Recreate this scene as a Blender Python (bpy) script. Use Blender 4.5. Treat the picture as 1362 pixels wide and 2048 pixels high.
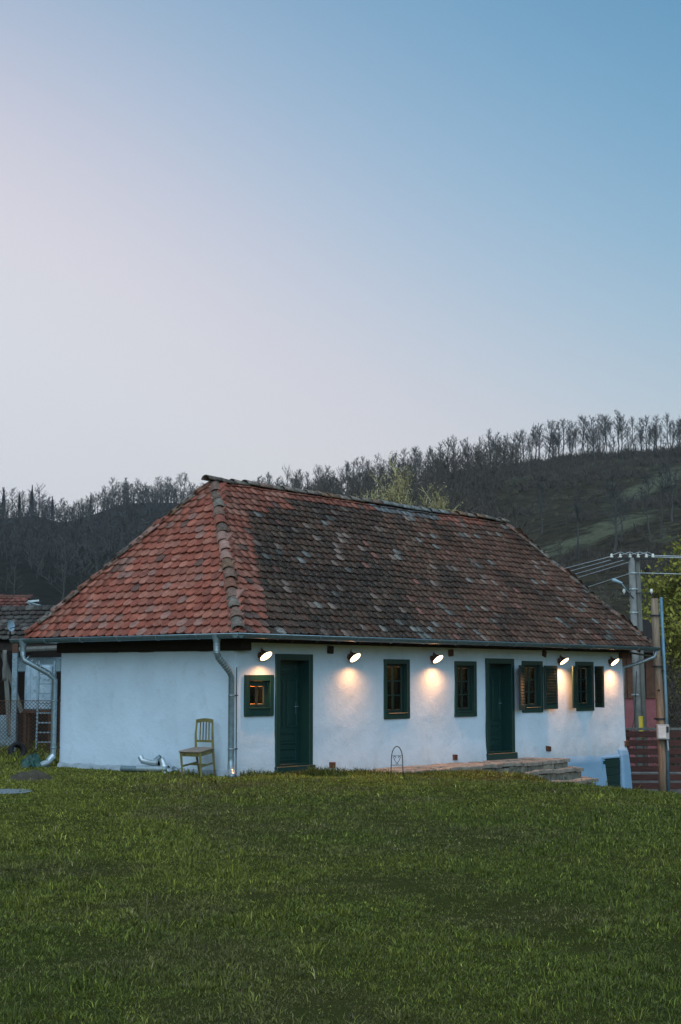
import bpy, bmesh, math, random
import numpy as np
from mathutils import Vector, Matrix, noise as mnoise

# ------------------------------------------------------------------ camera, sky, sun, exposure
sc = bpy.context.scene
for o in list(bpy.data.objects): bpy.data.objects.remove(o)
COL = sc.collection
R = math.radians

cam_data = bpy.data.cameras.new('camera'); cam = bpy.data.objects.new('camera', cam_data); COL.objects.link(cam)
cam_data.sensor_fit = 'VERTICAL'; cam_data.sensor_height = 36.0; cam_data.lens = 54.96
cam_data.clip_start = 0.1; cam_data.clip_end = 6000
cam.location = (0, 0, 1.56); cam.rotation_euler = (math.pi/2 + 0.1065, 0, 0)
sc.camera = cam

world = bpy.data.worlds.new('World'); sc.world = world; world.use_nodes = True
wt = world.node_tree; wbg = wt.nodes['Background']
sky = wt.nodes.new('ShaderNodeTexSky'); sky.sky_type = 'NISHITA'; sky.sun_disc = False
sky.sun_elevation = R(4); sky.sun_rotation = R(-23)
sky.air_density = 1.0; sky.dust_density = 0.7; sky.ozone_density = 1.5
# soft shoulder on the sky radiance (the camera's own response to a bright dusk horizon)
sep = wt.nodes.new('ShaderNodeSeparateColor'); comb = wt.nodes.new('ShaderNodeCombineColor'); wt.links.new(sky.outputs[0], sep.inputs[0])
for i, (A_, k_, g_) in enumerate(((.53, 7.4, 2.0), (.55, 5.7, 1.6), (.60, 11.5, 2.0))):
    src = sep.outputs[i]
    for op, v in (('MULTIPLY', .15), ('POWER', g_), ('MULTIPLY', -k_), ('EXPONENT', 0), ('MULTIPLY_ADD', -A_/.15)):
        n_ = wt.nodes.new('ShaderNodeMath'); n_.operation = op; wt.links.new(src, n_.inputs[0]); n_.inputs[1].default_value = v
        if op == 'MULTIPLY_ADD': n_.inputs[2].default_value = A_/.15
        src = n_.outputs[0]
    wt.links.new(src, comb.inputs[i])
wt.links.new(comb.outputs[0], wbg.inputs[0]); wbg.inputs[1].default_value = 0.15

fill_sun_d = bpy.data.lights.new('fill_sun', 'SUN'); fill_sun_d.energy = 2.0; fill_sun_d.angle = R(80); fill_sun_d.color = (0.71, 0.86, 1.0)  # broad cool fill added behind the camera to lift the facing walls
fill_sun = bpy.data.objects.new('fill_sun', fill_sun_d); COL.objects.link(fill_sun)
fill_sun.rotation_euler = Vector((0.05, 1.0, -1.0)).to_track_quat('-Z', 'Y').to_euler()

sc.view_settings.view_transform = 'Standard'; sc.view_settings.look = 'None'
sc.view_settings.exposure = 0.45; sc.view_settings.gamma = 1.0; sc.view_settings.use_curve_mapping = False
sc.cycles.use_denoising = True
try: sc.cycles.denoiser = 'OPENIMAGEDENOISE'
except Exception: pass
sc.cycles.max_bounces = 6; sc.cycles.diffuse_bounces = 3; sc.cycles.glossy_bounces = 3
sc.cycles.transparent_max_bounces = 12; sc.cycles.sample_clamp_indirect = 4.0
sc.cycles.caustics_reflective = False; sc.cycles.caustics_refractive = False

rnd = random.Random(7); npr = np.random.RandomState(11)

# ------------------------------------------------------------------ helpers
def nz(x, y=0., z=0.): return mnoise.noise(Vector((x, y, z)))
def lerp(a, b, t): return a + (b-a)*t
def sstep(a, b, x):
    t = min(1, max(0, (x-a)/(b-a))); return t*t*(3-2*t)

def tag(o, label=None, cat=None, group=None, kind=None):
    if label: o['label'] = label
    if cat: o['category'] = cat
    if group: o['group'] = group
    if kind: o['kind'] = kind
    return o
def empty(name, loc=(0, 0, 0), rz=0.0, parent=None):
    o = bpy.data.objects.new(name, None); COL.objects.link(o); o.location = loc; o.rotation_euler = (0, 0, rz)
    o.empty_display_size = 0.1
    if parent: o.parent = parent
    return o
def link(name, me, parent=None, mat=None):
    o = bpy.data.objects.new(name, me); COL.objects.link(o)
    if mat and not me.materials: me.materials.append(mat)
    if parent: o.parent = parent
    return o

class MB:
    def __init__(s): s.v = []; s.f = []; s.m = Matrix.Identity(4)
    def add(s, vs, fs):
        b = len(s.v); s.v += [tuple(s.m @ Vector(p)) for p in vs]; s.f += [tuple(i+b for i in f) for f in fs]; return s
    def box(s, x0, x1, y0, y1, z0, z1):
        return s.add([(x0,y0,z0),(x1,y0,z0),(x1,y1,z0),(x0,y1,z0),(x0,y0,z1),(x1,y0,z1),(x1,y1,z1),(x0,y1,z1)],
                     [(0,3,2,1),(4,5,6,7),(0,1,5,4),(1,2,6,5),(2,3,7,6),(3,0,4,7)])
    def bar(s, p, q, w, h=None, up=(0, 0, 1)):
        p = Vector(p); q = Vector(q); h = h or w; d = (q-p).normalized(); u = Vector(up)
        if abs(d.dot(u)) > .97: u = Vector((0, 1, 0))
        x = d.cross(u).normalized()*w/2; y = x.cross(d).normalized()*h/2
        vs = [p-x-y, p+x-y, p+x+y, p-x+y, q-x-y, q+x-y, q+x+y, q-x+y]
        return s.add([tuple(k) for k in vs], [(3,2,1,0),(4,5,6,7),(0,1,5,4),(1,2,6,5),(2,3,7,6),(3,0,4,7)])
    def tube(s, pts, r, n=8, cap=True):
        pts = [Vector(p) for p in pts]; rr = r if isinstance(r, (list, tuple)) else [r]*len(pts)
        vs = []; fs = []; ref = None
        for i, p in enumerate(pts):
            d = (pts[min(i+1, len(pts)-1)]-pts[max(i-1, 0)])
            d = d.normalized() if d.length > 1e-9 else Vector((0, 0, 1))
            if ref is None:
                ref = Vector((0, 0, 1)) if abs(d.z) < .9 else Vector((1, 0, 0))
            x = (ref - d*ref.dot(d)).normalized(); ref = x; y = d.cross(x)
            for k in range(n):
                a = 2*math.pi*k/n; vs.append(tuple(p + x*rr[i]*math.cos(a) + y*rr[i]*math.sin(a)))
        for i in range(len(pts)-1):
            for k in range(n):
                k2 = (k+1) % n; fs.append((i*n+k, i*n+k2, (i+1)*n+k2, (i+1)*n+k))
        if cap:
            fs.append(tuple(range(n-1, -1, -1))); b = (len(pts)-1)*n; fs.append(tuple(range(b, b+n)))
        return s.add(vs, fs)
    def lathe(s, prof, n=16, mat=None, close=False):
        vs = []; fs = []
        for r, z in prof:
            for k in range(n):
                a = 2*math.pi*k/n; vs.append((r*math.cos(a), r*math.sin(a), z))
        for i in range(len(prof)-1):
            for k in range(n):
                k2 = (k+1) % n; fs.append((i*n+k, i*n+k2, (i+1)*n+k2, (i+1)*n+k))
        if close:
            fs.append(tuple(range(n-1, -1, -1))); b = (len(prof)-1)*n; fs.append(tuple(range(b, b+n)))
        if mat: vs = [tuple(mat @ Vector(v)) for v in vs]
        return s.add(vs, fs)
    def prism(s, poly, z0, z1, inset=0.0):
        n = len(poly); cx = sum(p[0] for p in poly)/n; cy = sum(p[1] for p in poly)/n
        top = [(cx+(p[0]-cx)*(1-inset), cy+(p[1]-cy)*(1-inset)) for p in poly]
        zb = z1-(z1-z0)*.22 if inset else z1
        vs = [(p[0], p[1], z0) for p in poly] + [(p[0], p[1], zb) for p in poly]
        fs = [tuple(range(n-1, -1, -1))]
        for i in range(n): j = (i+1) % n; fs.append((i, j, n+j, n+i))
        if inset:
            vs += [(p[0], p[1], z1) for p in top]
            for i in range(n): j = (i+1) % n; fs.append((n+i, n+j, 2*n+j, 2*n+i))
            fs.append(tuple(range(2*n, 3*n)))
        else: fs.append(tuple(range(n, 2*n)))
        return s.add(vs, fs)
    def mesh(s, name, mat=None, smooth=False):
        me = bpy.data.meshes.new(name); me.from_pydata(s.v, [], s.f); me.update()
        if smooth: me.polygons.foreach_set('use_smooth', [True]*len(me.polygons))
        if mat: me.materials.append(mat)
        return me
    def build(s, name, mat, parent=None, smooth=False, bevel=0.0):
        o = link(name, s.mesh(name, mat, smooth), parent)
        if bevel:
            md = o.modifiers.new('bevel', 'BEVEL'); md.width = bevel; md.segments = 1; md.limit_method = 'ANGLE'
        return o

def np_mesh(name, verts, faces_flat, loop_totals, mat, colors=None, smooth=False):
    """fast mesh from numpy arrays; colors: per-vertex rgba -> attribute 'tint'"""
    me = bpy.data.meshes.new(name); nv = len(verts); nf = len(loop_totals)
    me.vertices.add(nv); me.vertices.foreach_set('co', np.ascontiguousarray(verts, dtype=np.float32).ravel())
    me.loops.add(len(faces_flat)); me.loops.foreach_set('vertex_index', np.ascontiguousarray(faces_flat, dtype=np.int32))
    me.polygons.add(nf); ls = np.concatenate([[0], np.cumsum(loop_totals)[:-1]]).astype(np.int32)
    me.polygons.foreach_set('loop_start', ls)
    me.update(calc_edges=True); me.validate()
    if colors is not None:
        at = me.attributes.new('tint', 'FLOAT_COLOR', 'POINT'); at.data.foreach_set('color', np.ascontiguousarray(colors, dtype=np.float32).ravel())
    if smooth: me.polygons.foreach_set('use_smooth', [True]*nf)
    if mat: me.materials.append(mat)
    return me

# ------------------------------------------------------------------ materials
def newmat(name):
    m = bpy.data.materials.new(name); m.use_nodes = True; nt = m.node_tree
    return m, nt, nt.nodes['Principled BSDF']
def N(nt, t, **kw):
    n = nt.nodes.new(t)
    for k, v in kw.items(): setattr(n, k, v)
    return n
def noise_node(nt, scale, detail=4.0, rough=.55, coord=None, stretch=None):
    n = N(nt, 'ShaderNodeTexNoise'); n.inputs['Scale'].default_value = scale; n.inputs['Detail'].default_value = detail; n.inputs['Roughness'].default_value = rough
    src = coord
    if stretch:
        mp = N(nt, 'ShaderNodeMapping'); mp.inputs['Scale'].default_value = stretch; nt.links.new(src, mp.inputs[0]); src = mp.outputs[0]
    nt.links.new(src, n.inputs['Vector']); return n
def ramp(nt, src, stops):
    r = N(nt, 'ShaderNodeValToRGB'); e = r.color_ramp.elements
    while len(e) < len(stops): e.new(.5)
    for el, (p, c) in zip(e, stops): el.position = p; el.color = c if len(c) == 4 else (*c, 1)
    nt.links.new(src, r.inputs[0]); return r
def mixc(nt, fac, a, b, mode='MIX'):
    m = N(nt, 'ShaderNodeMix', data_type='RGBA', blend_type=mode)
    for s, v in ((0, fac), (6, a), (7, b)):
        if isinstance(v, (int, float)): m.inputs[s].default_value = v
        elif isinstance(v, tuple): m.inputs[s].default_value = (*v, 1) if len(v) == 3 else v
        else: nt.links.new(v, m.inputs[s])
    return m.outputs[2]
def math_(nt, op, a, b=0.0, c=None):
    m = N(nt, 'ShaderNodeMath', operation=op)
    for i, v in enumerate((a, b, c)):
        if v is None: continue
        if isinstance(v, (int, float)): m.inputs[i].default_value = v
        else: nt.links.new(v, m.inputs[i])
    return m.outputs[0]
def bump(nt, bs, h, strength=.3, dist=.01):
    b = N(nt, 'ShaderNodeBump'); b.inputs['Strength'].default_value = strength; b.inputs['Distance'].default_value = dist
    nt.links.new(h, b.inputs['Height']); nt.links.new(b.outputs[0], bs.inputs['Normal'])
def pmat(name, c1, c2, scale=6, rough=.6, bstr=.25, bdist=.006, metal=0.0, stretch=None, world=False, spec=.4, c3=None, lo=.35, hi=.65):
    m, nt, bs = newmat(name)
    co = N(nt, 'ShaderNodeNewGeometry').outputs['Position'] if world else N(nt, 'ShaderNodeTexCoord').outputs['Object']
    n1 = noise_node(nt, scale, 6, .6, co, stretch)
    col = ramp(nt, n1.outputs['Fac'], [(lo, c1), (hi, c2)]).outputs[0]
    if c3:
        n3 = noise_node(nt, scale*2.7, 5, .65, co, stretch); f = ramp(nt, n3.outputs['Fac'], [(.54, (0,0,0)), (.66, (1,1,1))]).outputs[0]
        col = mixc(nt, f, col, c3)
    nt.links.new(col, bs.inputs['Base Color'])
    bs.inputs['Roughness'].default_value = rough; bs.inputs['Metallic'].default_value = metal; bs.inputs['Specular IOR Level'].default_value = spec
    if bstr:
        n2 = noise_node(nt, scale*5, 5, .6, co, stretch); bump(nt, bs, n2.outputs['Fac'], bstr, bdist)
    return m
def emat(name, col, strength):
    m, nt, bs = newmat(name); bs.inputs['Base Color'].default_value = (*col, 1)
    bs.inputs['Emission Color'].default_value = (*col, 1); bs.inputs['Emission Strength'].default_value = strength; return m

M = {}
def plaster(name, base, dirt):
    m, nt, bs = newmat(name); co = N(nt, 'ShaderNodeTexCoord').outputs['Object']
    n1 = noise_node(nt, 1.1, 5, .6, co); n2 = noise_node(nt, 5, 6, .65, co); n3 = noise_node(nt, 26, 4, .6, co)
    c = mixc(nt, ramp(nt, n1.outputs['Fac'], [(.4, (0,0,0)), (.7, (1,1,1))]).outputs[0], base, tuple(x*.9 for x in base))
    c = mixc(nt, ramp(nt, n2.outputs['Fac'], [(.54, (0,0,0)), (.78, (.42,.42,.42))]).outputs[0], c, dirt)
    sep = N(nt, 'ShaderNodeSeparateXYZ'); nt.links.new(co, sep.inputs[0])
    splash = math_(nt, 'MULTIPLY_ADD', sep.outputs['Z'], -2.6, .95)          # rain splash along the foot of the wall
    splash = math_(nt, 'MULTIPLY', splash, n2.outputs['Fac']); splash = math_(nt, 'MINIMUM', math_(nt, 'MAXIMUM', splash, 0.0), .6)
    c = mixc(nt, splash, c, dirt)
    nt.links.new(c, bs.inputs['Base Color']); bs.inputs['Roughness'].default_value = .9; bs.inputs['Specular IOR Level'].default_value = .15
    h = math_(nt, 'ADD', math_(nt, 'MULTIPLY', n2.outputs['Fac'], 1.6), math_(nt, 'MULTIPLY', n3.outputs['Fac'], .35)); bump(nt, bs, h, .4, .018)
    return m
M['plaster'] = plaster('lime_plaster', (.65, .78, .90), (.41, .46, .48))
M['plinth'] = plaster('blue_plaster', (.24, .47, .74), (.22, .36, .48))
M['ledge'] = pmat('foot_ledge', (.26, .31, .35), (.38, .44, .49), 6, .9, .6, .015)
M['willow_twig'] = pmat('willow_twigs', (.40, .34, .17), (.52, .45, .24), 1, .8, 0, world=True)
M['green'] = pmat('green_paint', (.004, .032, .029), (.006, .044, .040), 9, .42, .3, .003, stretch=(6, 6, .7))
M['green_old'] = pmat('green_paint_old', (.004, .026, .022), (.007, .036, .030), 14, .5, .35, .003, stretch=(1, 1, 4))
M['dark_wood'] = pmat('dark_wood', (.012, .008, .006), (.03, .018, .012), 5, .8, .5, .01, stretch=(1, 6, 6))
M['brown_wood'] = pmat('brown_wood', (.07, .028, .014), (.12, .05, .025), 8, .75, .5, .01)
M['zinc'] = pmat('galvanised_steel', (.20, .28, .32), (.30, .38, .42), 18, .42, .08, .002, metal=.55)
M['zinc_dull'] = pmat('dull_zinc', (.12, .19, .22), (.18, .26, .29), 12, .42, .1, .002, metal=.55)
M['zinc_bright'] = pmat('bright_zinc', (.42, .50, .55), (.55, .62, .66), 20, .34, .06, .002, metal=.55)
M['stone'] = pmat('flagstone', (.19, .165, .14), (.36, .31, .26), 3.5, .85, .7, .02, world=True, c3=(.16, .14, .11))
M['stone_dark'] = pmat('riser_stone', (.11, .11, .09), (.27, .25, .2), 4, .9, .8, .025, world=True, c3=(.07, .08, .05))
M['mortar'] = pmat('mortar', (.12, .11, .09), (.2, .18, .15), 12, .95, .5, .01)
M['rust'] = pmat('rusty_brown_enamel', (.10, .035, .016), (.16, .06, .025), 20, .5, .2, .003)
M['white_enamel'] = pmat('white_enamel', (.82, .78, .70), (.86, .82, .75), 8, .4, 0)
M['chair_paint'] = pmat('worn_olive_paint', (.15, .135, .04), (.22, .20, .07), 7, .6, .35, .004, c3=(.10, .07, .045))
M['seat_wood'] = pmat('weathered_seat', (.22, .16, .12), (.33, .27, .23), 6, .75, .5, .006, stretch=(1, 7, 7))
M['iron'] = pmat('black_iron', (.012, .013, .015), (.025, .026, .028), 12, .55, .2, .002)
M['earth'] = pmat('bare_earth', (.05, .04, .028), (.10, .085, .06), 9, .95, .9, .03, world=True)
M['gravel'] = pmat('blue_grey_gravel', (.16, .20, .22), (.34, .39, .42), 30, .9, .8, .02, world=True)
M['bark'] = pmat('bark', (.045, .036, .03), (.10, .085, .07), 6, .9, .6, .03)
M['log'] = pmat('weathered_log', (.19, .13, .085), (.32, .24, .17), 5, .8, .6, .012, stretch=(5, 5, .5))
M['grey_wood'] = pmat('grey_pole_wood', (.11, .11, .095), (.19, .185, .165), 5, .85, .5, .01, stretch=(5, 5, .4))
M['concrete'] = pmat('pale_concrete', (.15, .148, .14), (.25, .245, .23), 4, .85, .4, .008)
M['yellow'] = pmat('yellow_band', (.55, .38, .03), (.62, .45, .05), 5, .6, .1)
M['fence_red'] = pmat('red_brown_stain', (.05, .014, .011), (.10, .03, .022), 6, .6, .4, .006, stretch=(.5, 5, 5))
M['pink'] = pmat('pink_render', (.24, .075, .085), (.30, .10, .105), 5, .9, .3, .01)
M['white_paint'] = pmat('white_paint', (.5, .52, .52), (.66, .68, .68), 5, .7, .2, .004)
M['box_grey'] = pmat('meter_box_grey', (.28, .31, .31), (.36, .39, .39), 6, .5, .1)
M['cable'] = pmat('aluminium_wire', (.5, .52, .54), (.6, .62, .64), 3, .45, 0, metal=.2)
M['tank'] = pmat('weathered_blue_white_tank', (.30, .42, .50), (.46, .58, .66), 4, .6, .3, .006, c3=(.22, .28, .3))
M['blue_post'] = pmat('blue_grey_paint', (.16, .24, .28), (.24, .33, .37), 9, .7, .4, .005, c3=(.14, .10, .08))
M['blue_steel'] = pmat('blue_steel', (.10, .20, .27), (.15, .27, .35), 6, .45, .1, metal=.2)
M['rubber'] = pmat('black_rubber', (.01, .01, .011), (.02, .02, .022), 14, .8, .3, .004)
M['tarp'] = pmat('green_tarp', (.012, .05, .042), (.022, .085, .07), 7, .45, .4, .01)
M['curtain_brown'] = pmat('brown_curtain', (.24, .10, .055), (.34, .15, .08), 5, .9, .3, .005, stretch=(6, 6, .5))
M['curtain_pale'] = pmat('pale_curtain', (.5, .46, .38), (.62, .58, .5), 5, .9, .3, .005, stretch=(6, 6, .5))
M['curtain_amber'] = pmat('amber_curtain', (.55, .20, .06), (.65, .26, .09), 5, .9, 0)
M['interior'] = pmat('interior_plaster', (.35, .25, .17), (.42, .31, .22), 3, .9, .1)
M['rust_plain'] = pmat('rust', (.07, .035, .022), (.12, .06, .036), 9, .85, .5, .006)
for k_, w_ in (('curtain_brown', .55), ('curtain_pale', .4), ('curtain_amber', .7)):
    nt = M[k_].node_tree; bs = nt.nodes['Principled BSDF']; tr = N(nt, 'ShaderNodeBsdfTranslucent'); mx = N(nt, 'ShaderNodeMixShader'); mx.inputs[0].default_value = w_
    nt.links.new(bs.inputs['Base Color'].links[0].from_socket, tr.inputs[0]); nt.links.new(bs.outputs[0], mx.inputs[1]); nt.links.new(tr.outputs[0], mx.inputs[2]); nt.links.new(mx.outputs[0], nt.nodes['Material Output'].inputs[0])
def glass_mat():
    m, nt, bs = newmat('window_glass'); out = nt.nodes['Material Output']; nt.nodes.remove(bs)
    t = N(nt, 'ShaderNodeBsdfTransparent'); t.inputs[0].default_value = (.86, .9, .88, 1)
    g = N(nt, 'ShaderNodeBsdfGlossy'); g.inputs['Roughness'].default_value = .03; g.inputs[0].default_value = (1, 1, 1, 1)
    fr = N(nt, 'ShaderNodeFresnel'); fr.inputs[0].default_value = 1.5
    mx = N(nt, 'ShaderNodeMixShader'); nt.links.new(fr.outputs[0], mx.inputs[0]); nt.links.new(t.outputs[0], mx.inputs[1]); nt.links.new(g.outputs[0], mx.inputs[2])
    nt.links.new(mx.outputs[0], out.inputs[0]); return m
M['glass'] = glass_mat()

def tile_mat(name, from_object):
    m, nt, bs = newmat(name); pos = N(nt, 'ShaderNodeNewGeometry').outputs['Position']
    if from_object:
        oi = N(nt, 'ShaderNodeObjectInfo'); col = oi.outputs['Color']; lich = oi.outputs['Alpha']
    else:
        at = N(nt, 'ShaderNodeAttribute', attribute_name='tint'); col = at.outputs['Color']; lich = at.outputs['Alpha']
    n1 = noise_node(nt, 9, 6, .65, pos); n2 = noise_node(nt, 46, 5, .72, pos); n3 = noise_node(nt, 17, 6, .7, pos)
    c = mixc(nt, ramp(nt, n1.outputs['Fac'], [(.38, (0,0,0)), (.66, (.8,.8,.8))]).outputs[0], col, mixc(nt, 1.0, col, (.50, .50, .50), 'MULTIPLY'))
    c = mixc(nt, ramp(nt, n2.outputs['Fac'], [(.55, (0,0,0)), (.75, (.5,.5,.5))]).outputs[0], c, mixc(nt, 1.0, col, (1.5, 1.5, 1.45), 'MULTIPLY'))
    # dark moss film and pale lichen crusts, as much of each as the tile is old
    dark = math_(nt, 'MULTIPLY', lich, ramp(nt, n3.outputs['Fac'], [(.42, (0,0,0)), (.6, (1,1,1))]).outputs[0])
    c = mixc(nt, math_(nt, 'MULTIPLY', dark, .75), c, (.032, .022, .016))
    pale = math_(nt, 'MULTIPLY', lich, ramp(nt, n2.outputs['Fac'], [(.53, (0,0,0)), (.61, (1,1,1))]).outputs[0])
    c = mixc(nt, math_(nt, 'MULTIPLY', pale, .6), c, (.29, .275, .245))
    nt.links.new(c, bs.inputs['Base Color']); bs.inputs['Roughness'].default_value = .82; bs.inputs['Specular IOR Level'].default_value = .3
    bump(nt, bs, math_(nt, 'ADD', n3.outputs['Fac'], n2.outputs['Fac']), .45, .006); return m
M['tile_obj'] = tile_mat('clay_tile', True); M['tile_all'] = tile_mat('clay_tiles', False)

def tint_mat(name, rough=.7, spec=.2, transl=0.0):
    m, nt, bs = newmat(name); at = N(nt, 'ShaderNodeAttribute', attribute_name='tint')
    nt.links.new(at.outputs['Color'], bs.inputs['Base Color']); bs.inputs['Roughness'].default_value = rough; bs.inputs['Specular IOR Level'].default_value = spec
    if transl:
        tr = N(nt, 'ShaderNodeBsdfTranslucent'); nt.links.new(at.outputs['Color'], tr.inputs[0]); mx = N(nt, 'ShaderNodeMixShader'); mx.inputs[0].default_value = transl
        nt.links.new(bs.outputs[0], mx.inputs[1]); nt.links.new(tr.outputs[0], mx.inputs[2]); nt.links.new(mx.outputs[0], nt.nodes['Material Output'].inputs[0])
    return m
M['grass'] = tint_mat('grass_blades', .55, .25, .25)
M['foliage'] = tint_mat('foliage', .7, .15, .2)
M['twig'] = pmat('twigs', (.060, .046, .036), (.105, .085, .068), 2, .9, 0, world=True)
M['scrub_pale'] = pmat('pale_scrub', (.085, .082, .052), (.15, .14, .095), 1.2, .9, 0, world=True)
M['twig_far'] = pmat('far_twigs', (.050, .048, .045), (.088, .084, .078), .12, .9, 0, world=True)

# ------------------------------------------------------------------ place: house frame and ground heights
HX, HY, HYAW = -1.689, 25.30, math.atan2(.78247, .62268)
AX = Vector((math.cos(HYAW), math.sin(HYAW), 0)); BX = Vector((-math.sin(HYAW), math.cos(HYAW), 0))
def HW(u, v, z=0.0): return Vector((HX, HY, 0)) + AX*u + BX*v + Vector((0, 0, z))
def to_uv(x, y):
    dx, dy = x-HX, y-HY; return dx*AX.x+dy*AX.y, dx*BX.x+dy*BX.y

GG = [(-500, 0.0), (10, 0.0), (20, .02), (24, .03), (26, -.04), (27.5, -.12), (30, -.30), (32.5, -.50), (35, -.60), (37.3, -.64), (39, -.74), (41, -.92), (46, -1.25), (60, -1.8), (5000, -2.0)]
GGx = np.array([a for a, b in GG]); GGz = np.array([b for a, b in GG])
def np_sstep(a, b, x):
    t = np.clip((x-a)/(b-a), 0, 1); return t*t*(3-2*t)
def ground_base(x, y):
    x = np.asarray(x, float); y = np.asarray(y, float)
    g = .5*x + y
    z = np.interp(g, GGx, GGz)
    z = z - .06*np.clip(x-3.3, 0, 6)**1.2
    dx, dy = x-HX, y-HY; u = dx*AX.x+dy*AX.y; v = dx*BX.x+dy*BX.y
    z = z + .17*np.exp(-((v+1.25)/.45)**2)*np_sstep(2.5, 5.2, u)*(1-np_sstep(7.0, 8.6, u))
    left = .02*np.ones_like(z) - .1*np_sstep(30, 60, y)
    k = np_sstep(-3.5, -.5, x + .15*(y-25))
    return left + (z-left)*k
_wv = [(npr.uniform(.35, 2.4), npr.uniform(0, 6.28), npr.uniform(0, 6.28)) for _ in range(14)]
def undul(x, y, k=1.0):
    s = 0
    for f, a, p in _wv: s = s + np.sin(f*k*(x*math.cos(a)+y*math.sin(a))*2+p)/(1+f)
    return s/5.0
def ground_np(x, y):
    near = 1-np_sstep(60, 120, np.hypot(x, y))
    return ground_base(x, y) + .026*undul(np.asarray(x, float), np.asarray(y, float))*near + .010*undul(np.asarray(x, float)+7, np.asarray(y, float)-3, 3.0)*near
def gz(x, y): return float(ground_np(np.array([x]), np.array([y]))[0])

def ground_mat():
    m, nt, bs = newmat('meadow_soil'); pos = N(nt, 'ShaderNodeNewGeometry').outputs['Position']
    n1 = noise_node(nt, .8, 6, .6, pos); n2 = noise_node(nt, 14, 6, .7, pos)
    c = ramp(nt, n1.outputs['Fac'], [(.35, (.055, .060, .018)), (.55, (.070, .066, .022)), (.7, (.090, .072, .030))]).outputs[0]
    c = mixc(nt, ramp(nt, n2.outputs['Fac'], [(.4, (0,0,0)), (.65, (1,1,1))]).outputs[0], c, (.050, .058, .016))
    nt.links.new(c, bs.inputs['Base Color']); bs.inputs['Roughness'].default_value = .95; bs.inputs['Specular IOR Level'].default_value = 0
    bump(nt, bs, n2.outputs['Fac'], .8, .04); return m
M['ground'] = ground_mat()
gx = np.sinh(np.linspace(-6.2, 6.2, 190))*10.0
gy = np.concatenate([np.linspace(-60, 0, 20)[:-1], np.linspace(0, 48, 170), 48+np.sinh(np.linspace(0, 5.6, 60))[1:]*22])
GXX, GYY = np.meshgrid(gx, gy); GZZ = ground_np(GXX, GYY)
gv = np.stack([GXX.ravel(), GYY.ravel(), GZZ.ravel()], 1); nx_, ny_ = len(gx), len(gy)
ii, jj = np.meshgrid(np.arange(nx_-1), np.arange(ny_-1)); b0 = (jj*nx_+ii).ravel()
gf = np.stack([b0, b0+1, b0+1+nx_, b0+nx_], 1).ravel()
tag(link('ground', np_mesh('ground', gv, gf, np.full(len(b0), 4), M['ground'], smooth=True)), kind='structure')

# ------------------------------------------------------------------ hills (two wooded ridges behind the village)
FX = 3126.8
def slope_mat(name, dark, mid, pale, k):
    m, nt, bs = newmat(name); pos = N(nt, 'ShaderNodeNewGeometry').outputs['Position']
    n1 = noise_node(nt, .03, 6, .6, pos, (1, .45, 1)); n2 = noise_node(nt, .35, 6, .7, pos); n3 = noise_node(nt, 1.7, 4, .7, pos)
    c = mixc(nt, ramp(nt, n2.outputs['Fac'], [(.4, (0,0,0)), (.62, (1,1,1))]).outputs[0], dark, mid)
    c = mixc(nt, ramp(nt, n1.outputs['Fac'], [(k, (0,0,0)), (k+.07, (1,1,1))]).outputs[0], c, mixc(nt, ramp(nt, n3.outputs['Fac'], [(.35, (0,0,0)), (.65, (1,1,1))]).outputs[0], pale, tuple(x*.6 for x in pale)))
    nt.links.new(c, bs.inputs['Base Color']); bs.inputs['Roughness'].default_value = .95; bs.inputs['Specular IOR Level'].default_value = .05
    bump(nt, bs, n2.outputs['Fac'], 1.0, 1.5); return m
class Hill:
    """a ridge given by bearings (tangent from the north axis), its distance and its height there"""
    def __init__(s, tb, y0, zexp):
        s.b = np.array([(t[0]-681)/FX for t in tb]); s.r = np.array([t[1] for t in tb], float)
        s.h = np.array([1.56+(1358.3-t[2])/FX*t[1] for t in tb]); s.y0 = y0; s.e = zexp
    def at(s, b, t):
        b = np.asarray(b, float); t = np.asarray(t, float)
        r = np.interp(b, s.b, s.r); h = np.interp(b, s.b, s.h)
        y = s.y0+(r-s.y0)*t; x = b*y
        tt = np.clip(t, 0, 1)
        z = -2.0+(h+2.0)*tt**s.e
        z = z + (np.sin(x*.05+y*.021)+np.sin(x*.021-y*.043+2)+.6*np.sin(x*.11+y*.07))*1.1*np.sin(np.pi*np.clip(tt, 0, 1))
        z = z - (np.clip(t-1, 0, 1)**1.3)*60
        return np.stack([x, y, z], -1)
    def mesh(s, name, mat, nb=220, ntt=60, cover=None):
        B, T = np.meshgrid(np.linspace(s.b[0], s.b[-1], nb), np.linspace(0, 1.7, ntt)); v = s.at(B, T).reshape(-1, 3)
        i, j = np.meshgrid(np.arange(nb-1), np.arange(ntt-1)); q = (j*nb+i).ravel()
        return np_mesh(name, v, np.stack([q, q+1, q+1+nb, q+nb], 1).ravel(), np.full(len(q), 4), mat, cover(B.ravel(), T.ravel()) if cover else None, smooth=True)
hill_r = Hill([(-700, 620, 1150), (0, 540, 1120), (300, 500, 1066), (540, 480, 1018), (650, 465, 1003), (750, 450, 985), (850, 440, 966), (950, 428, 948), (1050, 416, 931), (1150, 404, 917),
               (1250, 393, 907), (1362, 380, 903), (1700, 345, 872), (2400, 330, 850), (3400, 330, 870)], 95, 1.0)
hill_l = Hill([(-2200, 620, 1010), (-1200, 600, 985), (-600, 590, 1010), (-300, 580, 1022), (0, 560, 1036), (70, 560, 1031), (120, 560, 1046), (180, 560, 1030), (240, 555, 1006), (330, 555, 1004),
               (390, 555, 1008), (480, 560, 1016), (600, 565, 1030), (800, 570, 1060), (1400, 580, 1150)], 130, .9)
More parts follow.
